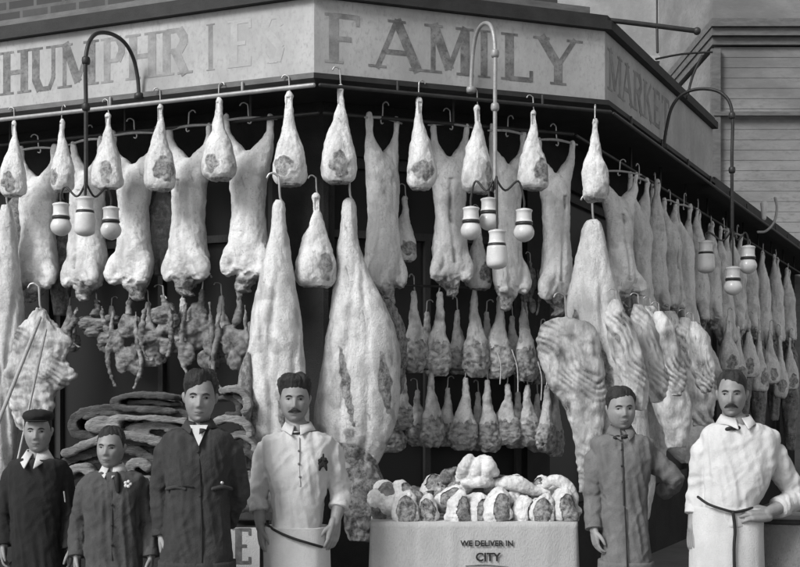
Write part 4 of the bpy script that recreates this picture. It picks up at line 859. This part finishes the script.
def person(label, D, head, torso, arms, legs, cfg):
    """head (x, ytop, ychin, yaw, tilt); torso [(py,xl,xr,thick,dy)]; arms [(shoulder, elbow, wrist)] px+dy; legs hip/foot px"""
    Wd = lambda q: V(((q[0]-400)/F*(D+(q[2] if len(q) > 2 else 0)), D+(q[2] if len(q) > 2 else 0), CZ+(400-q[1])/F*(D+(q[2] if len(q) > 2 else 0))))
    FP.update(dict(nl=0, nw=1, w=1, ch=1, mo=0)); FP.update(cfg.get('face', {}))
    hx, yt, yc, yaw, tilt = head; hs = (yc-yt)/F*D/.244
    hc = Wd((hx, (yt+yc)/2+.5)); R = Euler((cfg.get('nod', 0), tilt, yaw), 'XYZ').to_matrix()
    H = lambda p: hc+R @ (p*hs)
    xm = sum((t[1]+t[2])/2 for t in torso[:3])/3; org = zp(Wd((xm, 600)), GZ)
    sc = cfg.get('s', 1.0)
    bm = bmesh.new()
    sphere_grid(bm, lambda cx, cy, uz: H(head_pos(cx, cy, uz, cfg.get('jaw', 1))))
    for s in (-1, 1):      # ears
        for q, rr_ in (((s*.073, .014, .002), (.008, .016, .027)), ((s*.078, .020, .010), (.006, .014, .018))):
            m_ = Matrix.Translation(H(V(q))) @ (R @ Euler((.15, 0, s*.45)).to_matrix()).to_4x4() @ Matrix.Diagonal((rr_[0]*hs, rr_[1]*hs, rr_[2]*hs, 1))
            bmesh.ops.create_uvsphere(bm, u_segments=16, v_segments=12, radius=1, matrix=m_)
    nk = Wd((sum(torso[0][1:3])/2, torso[0][0], torso[0][4]))
    tube(bm, [H(V((0, .02, -.03))), H(V((0, .022, -.105))), nk+V((0, .01, -.02)), nk+V((0, .01, -.12))], [.05*hs, .052*hs, .062*sc, .08*sc], 20, 4)
    def tl(bm, grow, secs, n=36):
        S = [((t[1]+t[2])/2, t[0], (t[2]-t[1])/2, t[3]/2, t[4]) for t in secs]; L = []
        for xmid, py, hw, th, dy in S:
            p = Wd((xmid, py, dy)); L.append((p.x, p.y, p.z, max(hw/F*D+grow, .01), max(th+grow, .01)))
        loft(bm, L, n, 5, 2.4)
    tl(bm, -.035, [(q_[0]+4, q_[1]+9, q_[2]-9, q_[3], q_[4]) for q_ in torso[1:]])
    for ai, (sh, el, wr, hd) in enumerate(arms):
        a, b, c_ = Wd(sh), Wd(el), Wd(wr)
        tube(bm, [a, a.lerp(b, .5), b, b.lerp(c_, .35), c_], [.036*sc, .036*sc, .035*sc, .037*sc, .026*sc], 16, 4)
        if hd: hand(bm, c_, (Wd(hd[0])-c_), V(hd[1]), hd[2], sc*hd[3], hd[4])
        else: ball(bm, c_, .03*sc)
    hipz = Wd((0, torso[-1][0])).z
    for s in (-1, 1):
        hp_ = Wd(((torso[-1][1]+torso[-1][2])/2+s*legs[0], torso[-1][0], torso[-1][4])); ft = V((hp_.x+s*.03, D+.02, GZ+.07))
        kn_ = hp_.lerp(ft, .5)+V((0, -.02, 0))
        tube(bm, [hp_+V((0, 0, .05)), hp_.lerp(kn_, .4), kn_, kn_.lerp(ft, .35), ft], [.075*sc, .07*sc, .052*sc, .05*sc, .032*sc], 16, 4)
    bm = fuse(bm, .0038, 2)
    body = put('person', bm, 'skin', origin=org); tag(body, label, 'person')
    P = lambda nm, b, mt, par=body, sm=True: put(nm, b, mt, par, sm)
    # --- eyes, brows, mouth
    for s in (-1, 1):
        e = head_surf(s*.030, .003); b = bmesh.new(); ball(b, H(e+V((0, .0085, 0))), .0112*hs); P('eye', b, 'eye')
        b = bmesh.new(); g0 = cfg.get('gaze', 0); ball(b, H(e+V((g0, -.0008, .001))), .0066*hs, .0034*hs, .0066*hs, 12); P('iris', b, 'dark')
        b = bmesh.new(); tube(b, [H(head_surf(s*x, z)+V((0, -.001, 0))) for x, z in ((.014, .0175), (.024, .022), (.036, .022), (.046, .0165))], [.002*hs, .0032*hs, .0028*hs, .0012*hs], 8, 4); P('eyebrow', b, 'hair')
        b = bmesh.new(); tube(b, [H(head_surf(s*x, z)+V((0, y_, 0))) for x, z, y_ in ((.017, .006, -.001), (.025, .0112, -.003), (.035, .0112, -.003), (.043, .005, -.0005))], [.0026*hs, .0034*hs, .0034*hs, .0024*hs], 8, 4); P('eyelid', b, 'skin')
    b = bmesh.new(); tube(b, [H(head_surf(x, z)+V((0, -.0015, 0))) for x, z in ((-.021, -.065), (-.01, -.0655), (0, -.067), (.01, -.0655), (.021, -.065))], [.0012*hs, .003*hs, .0034*hs, .003*hs, .0012*hs], 8, 4); P('lips', b, 'lip')
    if cfg.get('mous'):
        k = cfg['mous']; b = bmesh.new()
        zd = -.066 if k == 1 else -.061; tube(b, [H(head_surf(x, z)+V((0, -.003, 0))) for x, z in ((-.033, zd), (-.022, -.057), (-.010, -.053), (0, -.0535), (.010, -.053), (.022, -.057), (.033, zd))], [.002*hs, .0055*hs, .0075*hs, .0065*hs, .0075*hs, .0055*hs, .002*hs], 10, 4)
        for v in b.verts: v.co += V((nz(v.co*90), nz(v.co*80), nz(v.co*110+V((3, 3, 3)))))*.0016
        P('moustache', b, 'hair')
    # --- hair: the scalp grown outwards above the hairline
    hl, side, vol, part = cfg.get('hairline', .075), cfg.get('side', .0), cfg.get('vol', .012), cfg.get('part', 0)
    def hairf(cx, cy, uz):
        p = head_pos(cx, cy, uz); az = math.atan2(cx, -cy)                 # 0 at the face
        front = sstep(1.05, 1.45, abs(az)); line = hl*(1-front)+(-.005 if abs(az) < 1.75 else -.06)*front+side
        line += (.010*nz(V((cx*4, 1, part)))+.002*nz(V((cx*30, 2, part)))+.030*part*cx-.016*abs(cx)**3)*(1-front)
        m_ = sstep(line-.006, line+.006, p.z); nn = V((cx*.9, cy*1.1, uz*.9)).normalized()
        gr = vol*(.18+.82*sstep(.1, .6, uz))*(1+.9*max(0, uz))*(.12+.88*sstep(line, line+.04, p.z))*(1+.6*nz(V((cx*2.6+part*5, cy*2.6, uz*2.2)))+.22*nz(V((cx*5+part, cy*4+uz*7, uz*15+cx*11))))
        return H(p+nn*(-.007+(.007+gr)*m_))
    b = bmesh.new(); sphere_grid(b, hairf, 120, 90); P('hair', b, 'hair')
    if cfg.get('cap'):
        b = bmesh.new(); loft(b, [(0, .01, .066, .074, .098), (0, .01, .076, .079, .104), (0, .014, .092, .086, .112), (0, .018, .108, .082, .104), (0, .018, .121, .06, .08), (0, .018, .125, .02, .02)], 40, 5, 2.1)
        rough_up(b, .006, 22, 2); 
        for v in b.verts: v.co = H(v.co)
        cp = P('cap', b, 'cloth_k')
        b = bmesh.new(); loft(b, [(0, -.085, .060, .06, .035), (0, -.09, .064, .066, .042), (0, -.09, .068, .06, .036)], 30, 3, 2)
        for v in b.verts: v.co = H(v.co)
        P('visor', b, 'cloth_k', cp)
    # --- clothes
    def garment(nm, mt, secs, sl, grow, sleeve_end=1.0, wr_amp=.009, seed=1, rs=1.0, vox=.0075):
        b = bmesh.new(); sq = cfg.get('nar', 8.5)
        tl(b, grow, [(q_[0], q_[1]+sq*(0, .1, .75)[k] if k < 3 else q_[1]+sq, q_[2]-sq*(0, .1, .75)[k] if k < 3 else q_[2]-sq, q_[3], q_[4]) for k, q_ in enumerate(secs[1:])], 44)
        for ai, (sh, el, wr, hd) in enumerate(arms):
            if not sl[ai]: continue
            a, bb, c_ = Wd(sh), Wd(el), Wd(wr); f = sl[ai]      # f: fraction of the forearm covered
            pts = [a+V((0, 0, .0)), a.lerp(bb, .5), bb]; rd = [.066*sc*rs, .057*sc*rs, .051*sc*rs]
            if f > 0: pts += [bb.lerp(c_, f*.55), bb.lerp(c_, f)]; rd += [.049*sc*rs, .047*sc*rs]
            tube(b, pts, rd, 20, 5, flat=f > 0)
        b = fuse(b, vox, 4)
        b.normal_update(); so = V((seed*2.3, seed*1.1, 0))
        for v in b.verts:      # cloth creases: sharp-edged ridges, drawn out diagonally and downwards
            q_ = v.co; q1 = V((q_.x*17+q_.z*2.5, q_.y*12, q_.z*2.2-q_.x*2))+so; q2 = V((q_.x*13-q_.z*11, q_.y*12, q_.z*6+q_.x*4))+so
            v.co += v.normal*(wr_amp*1.9*(.26-abs(nz(q1)))+wr_amp*1.0*(.24-abs(nz(q2)))+wr_amp*.5*nz(q_*5+so))
        # sleeve wrinkles: rings around the elbow
        b.normal_update()
        for (sh, el, wr, hd) in arms:
            bb = Wd(el); a = Wd(sh)
            ax = (bb-a).normalized()
            for v in b.verts:
                dq = v.co-bb; l = dq.length
                if l < .2: v.co += v.normal*.0035*sin(dq.dot(ax)*80+7*nz(v.co*10))*(1-l/.2)
        g_ = P(nm, b, mt)
        for ai, (sh, el, wr, hd) in enumerate(arms):
            if sl[ai] and hd:
                bb, c_ = Wd(el), Wd(wr); f = sl[ai]; q0, q1 = bb.lerp(c_, f-.16), bb.lerp(c_, f+.02); b = bmesh.new()
                tube(b, [q0, q0.lerp(q1, .5), q1], [.049*sc, .0515*sc, .0505*sc], 28, 3, flat=True); b2_ = b
                for v in b2_.verts: v.co += V((nz(v.co*30), nz(v.co*28+V((4, 0, 0))), 0))*.004
                P('cuff', b2_, mt, g_)
        return g_
    cfg['clothes'](dict(garment=garment, P=P, Wd=Wd, H=H, tl=tl, torso=torso, sc=sc, hs=hs, nk=nk, R=R, body=body, D=D, arms=arms))
    # --- shoes
    for s in (-1, 1):
        hp_ = Wd(((torso[-1][1]+torso[-1][2])/2+s*legs[0], torso[-1][0], 0)); x = hp_.x+s*.03
        b = bmesh.new(); loft(b, [(x, D-.04, GZ+.002, .045, .13), (x, D-.04, GZ+.03, .047, .135), (x, D-.03, GZ+.06, .042, .11), (x, D+.02, GZ+.1, .04, .055), (x, D+.03, GZ+.15, .043, .05)], 28, 4, 2.2); P('shoe', b, 'leather')
    return body
def trousers(c, mat, top, lw=14):
    """two trouser legs down to the shoes"""
    Wd, D, sc = c['Wd'], c['D'], c['sc']; b = bmesh.new(); t = c['torso'][-1]
    for s in (-1, 1):
        hp_ = Wd(((t[1]+t[2])/2+s*lw, t[0], t[4])); ft = V((hp_.x+s*.03, D+.02, GZ+.09)); kn_ = hp_.lerp(ft, .5)+V((0, -.02, 0))
        tube(b, [hp_+V((0, 0, .08)), hp_.lerp(kn_, .4), kn_, kn_.lerp(ft, .5), ft], [.10*sc, .095*sc, .08*sc, .072*sc, .07*sc], 20, 4)
    b = fuse(b, .012, 3); rough_up(b, .008, 8, 3, (1, 1, .6), 2); c['P']('trousers', b, mat)
def collar(c, mat, r=.058, h=.03, spread=.03, wings=True, dz=0):
    """turn-down collar round the neck with two front points"""
    nk, sc, P = c['nk'], c['sc'], c['P']; b = bmesh.new(); n = 40
    lo, hi, out = [], [], []
    for i in range(n+1):
        a = -pi/2+.22+(2*pi-.44)*i/n; ca, sa = cos(a), sin(a); f = max(0, -sa)       # front opening
        hi.append(nk+V((ca*r*sc, sa*r*sc*1.0+.01, (.026-.020*f+dz)*1)))
        pt = spread*(1+.9*f**6 if wings else 1)
        out.append(nk+V((ca*(r+.4*pt+.008)*sc, (sa*(r+.75*pt)*sc)+.01-.03*f, .012-h*(1+.9*f**8)+dz)))
    R_ = [[bb+V((0, 0, 0)) for bb in hi], out]
    vs = [[b.verts.new(p) for p in row] for row in R_]
    for i in range(n): b.faces.new((vs[0][i], vs[0][i+1], vs[1][i+1], vs[1][i]))
    bmesh.ops.subdivide_edges(b, edges=b.edges[:], cuts=1, use_grid_fill=True)
    bmesh.ops.solidify(b, geom=b.faces[:]+b.edges[:]+b.verts[:], thickness=.006)
    return P('collar', b, mat)
def bow(c, mat, x, y, s=1.0, dy=-.11):
    Wd = c['Wd']; p = Wd((x, y, dy)); b = bmesh.new()
    for k in (-1, 1): tube(b, [p, p+V((k*.02*s, -.006, .004)), p+V((k*.042*s, .004, .002+.004*k))], [.006*s, .013*s, .014*s], 12, 3)
    ball(b, p+V((0, -.006, 0)), .010*s); return c['P']('bow_tie', b, mat)
def surf_y(c, secs, x, y):
    """front y offset of the torso loft at pixel x,y"""
    for a, b in zip(secs, secs[1:]):
        if a[0] <= y <= b[0]:
            f = (y-a[0])/(b[0]-a[0]); L = [p+(q-p)*f for p, q in zip(a, b)]; hw = (L[2]-L[1])/2; u = min(.98, abs(x-(L[1]+L[2])/2)/hw)
            return L[4]-L[3]/2*(1-u**2.4)**(1/2.4)
    return -.1
def front_line(c, nm, mat, pts, r, secs, grow=.02):
    b = bmesh.new(); q = [c['Wd']((x, y, surf_y(c, secs, x, y)-grow)) for x, y in pts]; tube(b, q, r, 8, 4); return c['P'](nm, b, mat)
def buttons(c, secs, pts, mat='dark', r=.007, grow=.022):
    for x, y in pts:
        b = bmesh.new(); ball(b, c['Wd']((x, y, surf_y(c, secs, x, y)-grow)), r, r*.5, r, 10); c['P']('button', b, mat)
def apron(c, nm, mat, secs, grow, seed=3, amp=.01, bottom=None):
    """skirt-like wrap from secs downward to z=.35"""
    b = bmesh.new(); Wd, D = c['Wd'], c['D']; t = secs[-1]
    L = []
    for py, xl, xr, th, dy in secs:
        p = Wd(((xl+xr)/2, py, dy)); L.append((p.x, p.y, p.z, (xr-xl)/2/F*D+grow, th/2+grow))
    x, y, z, rx_, ry = L[-1]
    for k, zz in enumerate((.75, .5, bottom or .36)):
        if zz < z-.1: L.append((x, y, zz, rx_+.01+.012*k, ry+.006+.01*k))
    loft(b, L, 72, 8, 2.4)
    b.normal_update()
    for v in b.verts:
        dn = sstep(L[0][2], L[-1][2], v.co.z) if L[0][2] < L[-1][2] else max(0, min(1, (L[0][2]-v.co.z)/(L[0][2]-L[-1][2])))
        v.co += v.normal*(.016*nz(V((v.co.x*9, v.co.y*9, v.co.z*.8+seed)))+.008*nz(V((v.co.x*24, v.co.y*24, v.co.z*2+seed))))*(.5+dn)
    return c['P'](nm, b, mat)

def nar(secs, k=7): return [(a, b+k, c-k, d, e) for a, b, c, d, e in secs]
# ---- 1 boy far left, black suit, cap, wide white collar
T1 = [(455, 28, 46, .12, .0), (459, 22, 54, .15, 0), (465, 10, 65, .19, 0), (490, 6, 68, .22, 0), (530, 7, 68, .22, 0), (560, 7, 69, .22, 0), (590, 6, 70, .23, 0)]
def cl1(c):
    c['garment']('jacket', 'cloth_k', T1, [1, 1], .012, seed=11); collar(c, 'cloth_w2', .055, .045, .075); trousers(c, 'cloth_k', 0, 16)
    b = bmesh.new(); p = c['Wd']((64, 492, -.13)); tube(b, [p, p+V((.006, 0, -.05))], .004, 8, 1); c['P']('watch_chain', b, 'steel')
person('boy in a black suit and flat cap with a wide white collar', 7.0, (38, 410, 453, .12, 0), T1,
       [((14, 476, .02), (4, 515, .02), (4, 545, -.03), ((3, 565, -.04), (1, 0, 0), 1, .9, .3)), ((61, 476, .02), (70, 515, .02), (71, 548, -.02), ((71, 568, -.03), (-1, 0, 0), -1, .9, .3))], (14,), dict(cap=True, s=.9, vol=.008, hairline=.085, face=dict(w=1.03, nw=1.2, nl=-.002), clothes=cl1, gaze=.001))
# ---- 2 short boy, grey jacket
T2 = [(468, 104, 122, .12, 0), (472, 98, 130, .15, 0), (478, 86, 142, .18, 0), (500, 80, 146, .22, 0), (530, 80, 147, .22, 0), (560, 80, 147, .22, 0), (600, 80, 148, .23, 0)]
def cl2(c):
    c['garment']('jacket', 'cloth_b', T2, [1, 1], .012, seed=12, wr_amp=.012); collar(c, 'cloth_w', .05, .035, .05); trousers(c, 'cloth_m', 0, 16)
    b = bmesh.new(); p = c['Wd']((117, 473, -.1)); tube(b, [p, p+V((.004, -.02, -.04)), p+V((.01, -.02, -.09))], [.008, .015, .01], 10, 3); c['P']('necktie', b, 'dark')
    b = bmesh.new(); p = c['Wd']((128, 484, -.125))
    for k in range(5): ball(b, p+V((.012*cos(k*1.3), -.004*k, .012*sin(k*1.3))), .009, .006, .009, 8)
    c['P']('buttonhole_flower', b, 'cloth_w2')
    front_line(c, 'placket', 'cloth_m', [(112, 490), (112, 520), (112, 560)], .004, T2, .014)
    buttons(c, T2, [(112, 505), (112, 525), (112, 545)])
person('small boy in a grey jacket with a white flower on his chest', 6.85, (111, 426, 469, -.1, .05), T2,
       [((88, 488, .02), (79, 525, .03), (77, 556, -.03), ((76, 575, -.04), (1, 0, 0), 1, .9, .3)), ((140, 488, .02), (150, 525, .03), (151, 556, -.02), ((151, 575, -.03), (-1, 0, 0), -1, .9, .3))], (14,), dict(s=.86, vol=.007, hairline=.07, part=.5, face=dict(w=1.06, nw=1.15, nl=-.004, ch=.6), clothes=cl2))
# ---- 3 tall boy, dark overalls
T3 = [(424, 190, 208, .12, 0), (429, 181, 217, .15, 0), (436, 166, 230, .2, 0), (460, 160, 236, .24, 0), (490, 162, 234, .24, 0), (520, 160, 235, .24, 0), (560, 156, 238, .25, 0), (600, 154, 240, .26, 0)]
def cl3(c):
    c['garment']('overall_jacket', 'cloth_m', T3, [1, 1], .014, seed=13, wr_amp=.013); collar(c, 'cloth_m', .058, .035, .05)
    b = bmesh.new(); w_ = c['Wd']; P_ = [w_((190, 425, -.085)), w_((208, 425, -.085)), w_((199, 446, -.145))]; vs = [b.verts.new(p+V((0, y_, 0))) for y_ in (0, -.008) for p in P_]
    b.faces.new(vs[:3]); b.faces.new(vs[3:]); [b.faces.new((vs[i], vs[(i+1) % 3], vs[3+(i+1) % 3], vs[3+i])) for i in range(3)]; c['P']('shirt_front', b, 'cloth_w', c['body'], False)
    apron(c, 'overall_skirt', 'cloth_m', nar(T3[-2:], 6.5), .02, 13); trousers(c, 'cloth_m', 0, 18)
    front_line(c, 'placket', 'cloth_k', [(199, 442), (200, 470), (201, 500), (202, 530), (202, 562)], .004, T3); buttons(c, T3, [(198, 452), (199, 474), (200, 496)])
    front_line(c, 'pocket_edge', 'cloth_k', [(178, 487), (186, 486), (193, 487)], .004, T3)
    for x_ in (176, 222): front_line(c, 'pocket_flap', 'cloth_m', [(x_-9, 489), (x_, 487), (x_+9, 489)], .010, T3, .014)
    b = bmesh.new(); ball(b, c['Wd']((222, 483, -.135)), .009, .005, .009, 10); c['P']('badge', b, 'steel')
person('tall boy in dark buttoned overalls with an open collar', 6.75, (200, 372, 424, .12, .04), T3,
       [((168, 452, .02), (160, 495, .04), (162, 535, .0), ((163, 560, -.02), (1, 0, 0), 1, 1, .3)), ((229, 452, .02), (239, 492, .06), (226, 524, .16), None)], (18,), dict(s=1.0, vol=.016, hairline=.066, part=1, face=dict(w=.98, nw=1.25, nl=.002, ch=1.3), clothes=cl3, gaze=.001))
# ---- 4 man in white with dark rosette
T4 = [(427, 288, 308, .12, 0), (432, 279, 317, .16, 0), (440, 264, 332, .21, 0), (462, 260, 336, .25, 0), (490, 265, 332, .26, 0), (515, 267, 328, .26, 0), (535, 266, 326, .27, 0), (570, 266, 326, .28, 0), (610, 266, 326, .28, 0)]
def cl4(c):
    c['P']('torso_core', bmesh.new(), 'dark') if False else None
    c['garment']('shirt', 'cloth_w2', T4[:7], [.45, .45], .012, seed=14, wr_amp=.011, rs=1.0); collar(c, 'cloth_w2', .06, .032, .045)
    apron(c, 'apron', 'cloth_w', [(526, 266, 326, .27, 0)]+T4[6:], .016, 14); trousers(c, 'cloth_m', 0, 16)
    front_line(c, 'apron_string', 'dark', [(266, 524), (276, 531), (292, 538), (308, 543), (322, 547)], .007, T4, .03)
    front_line(c, 'placket', 'cloth_w', [(299, 438), (299, 455), (299, 470), (300, 486)], .004, T4, .018); buttons(c, T4, [(299, 451), (299, 464), (300, 477)], 'cloth_g', .007)
    b = bmesh.new(); p = c['Wd']((323, 462, -.125))
    for k in range(7): ball(b, p+V((.017*cos(k*.9), -.006*(k % 2), .017*sin(k*.9))), .011, .006, .011, 8)
    for k in (-1, 1): tube(b, [p, p+V((k*.012, -.002, -.02)), p+V((k*.018, 0, -.042))], [.010, .010, .005], 8, 3)
    tube(b, [p, p+V((.002, -.004, .04))], [.008, .004], 8, 3); c['P']('rosette', b, 'cloth_k')
    front_line(c, 'neck_tie', 'dark', [(293, 434), (300, 433)], .006, T4, .02)
person('moustached man in white with a dark rosette on his chest, arms hanging', 7.1, (295, 376, 423, .06, .0), T4,
       [((266, 454, .02), (258, 497, .03), (261, 528, -.04), ((263, 556, -.06), (.9, .3, 0), 1, 1.02, .35)), ((331, 454, .02), (341, 495, .03), (335, 523, -.05), ((330, 552, -.08), (-.7, .6, 0), -1, 1.05, .3))], (14,), dict(s=1.02, vol=.017, hairline=.062, mous=2, rolled=True, face=dict(w=1.06, nw=1.1, nl=.001), clothes=cl4))
# ---- 5 boy in grey smock
T5 = [(430, 612, 630, .12, 0), (435, 604, 638, .15, 0), (442, 594, 652, .19, 0), (465, 592, 654, .23, 0), (495, 596, 652, .23, 0), (520, 597, 653, .24, 0), (560, 596, 656, .25, 0), (600, 595, 658, .26, 0)]
def cl5(c):
    c['garment']('smock', 'cloth_g', T5, [.95, 1.0], .014, seed=15, wr_amp=.012, rs=1.0); collar(c, 'cloth_g', .056, .038, .055)
    bow(c, 'dark', 621, 437.5, .75, -.1); apron(c, 'smock_skirt', 'cloth_g', nar(T5[-2:], 6.5), .02, 15); trousers(c, 'cloth_m', 0, 14)
    front_line(c, 'placket', 'cloth_m', [(622, 444), (623, 470), (624, 505)], .005, T5); buttons(c, T5, [(622, 450), (622, 466), (623, 482)])
    front_line(c, 'front_opening', 'dark', [(625, 508), (626, 530), (627, 555), (628, 600)], .004, T5, .026)
person('boy in a light grey smock and dark bow tie, one elbow bent', 7.15, (621, 387, 431, .05, -.03), T5,
       [((597, 460, .02), (592, 500, .03), (594, 530, -.03), ((598, 556, -.06), (.9, .2, 0), 1, .98, .3)), ((649, 457, .02), (676, 480, .0), (664, 492, .14), None)], (14,), dict(s=.92, vol=.010, hairline=.07, part=.3, face=dict(w=1.08, nw=1.1, nl=-.003, ch=.8), clothes=cl5))
# ---- 6 man at the right, hand on hip
T6 = [(420, 724, 748, .12, 0), (424, 716, 756, .16, 0), (434, 704, 776, .21, 0), (460, 698, 779, .26, 0), (485, 696, 772, .27, 0), (505, 697, 762, .27, 0), (525, 696, 758, .28, 0), (560, 695, 758, .3, 0), (600, 694, 760, .3, 0)]
def cl6(c):
    c['garment']('shirt', 'cloth_w2', T6[:7], [.6, .62], .014, seed=16, wr_amp=.012, rs=1.0); collar(c, 'cloth_w2', .062, .034, .045)
    bow(c, 'dark', 733, 429, .7, -.105); apron(c, 'apron', 'cloth_w', [(506, 697, 760, .27, 0)]+T6[6:], .018, 16); trousers(c, 'cloth_m', 0, 18)
    front_line(c, 'apron_string', 'dark', [(698, 497), (708, 504), (722, 509), (736, 512), (752, 508)], .007, T6, .03)
    front_line(c, 'string_end', 'dark', [(733, 513), (735, 530), (734, 550), (735, 590)], .008, T6, .035)
person('moustached man in a white shirt and apron with one hand on his hip', 6.8, (732, 371, 418, -.3, .0), T6,
       [((706, 452, .02), (699, 492, .04), (693, 528, -.0), ((692, 560, -.03), (.9, .2, 0), 1, 1.05, .3)), ((773, 456, .02), (799, 497, .06), (766, 514, -.1), ((738, 512, -.17), (0, .8, -.5), -1, 1.08, .28))], (18,), dict(s=1.08, nar=9, vol=.010, hairline=.07, part=-.6, mous=1, face=dict(w=.99, nw=.95, nl=.004, ch=1.3), clothes=cl6, gaze=-.002))
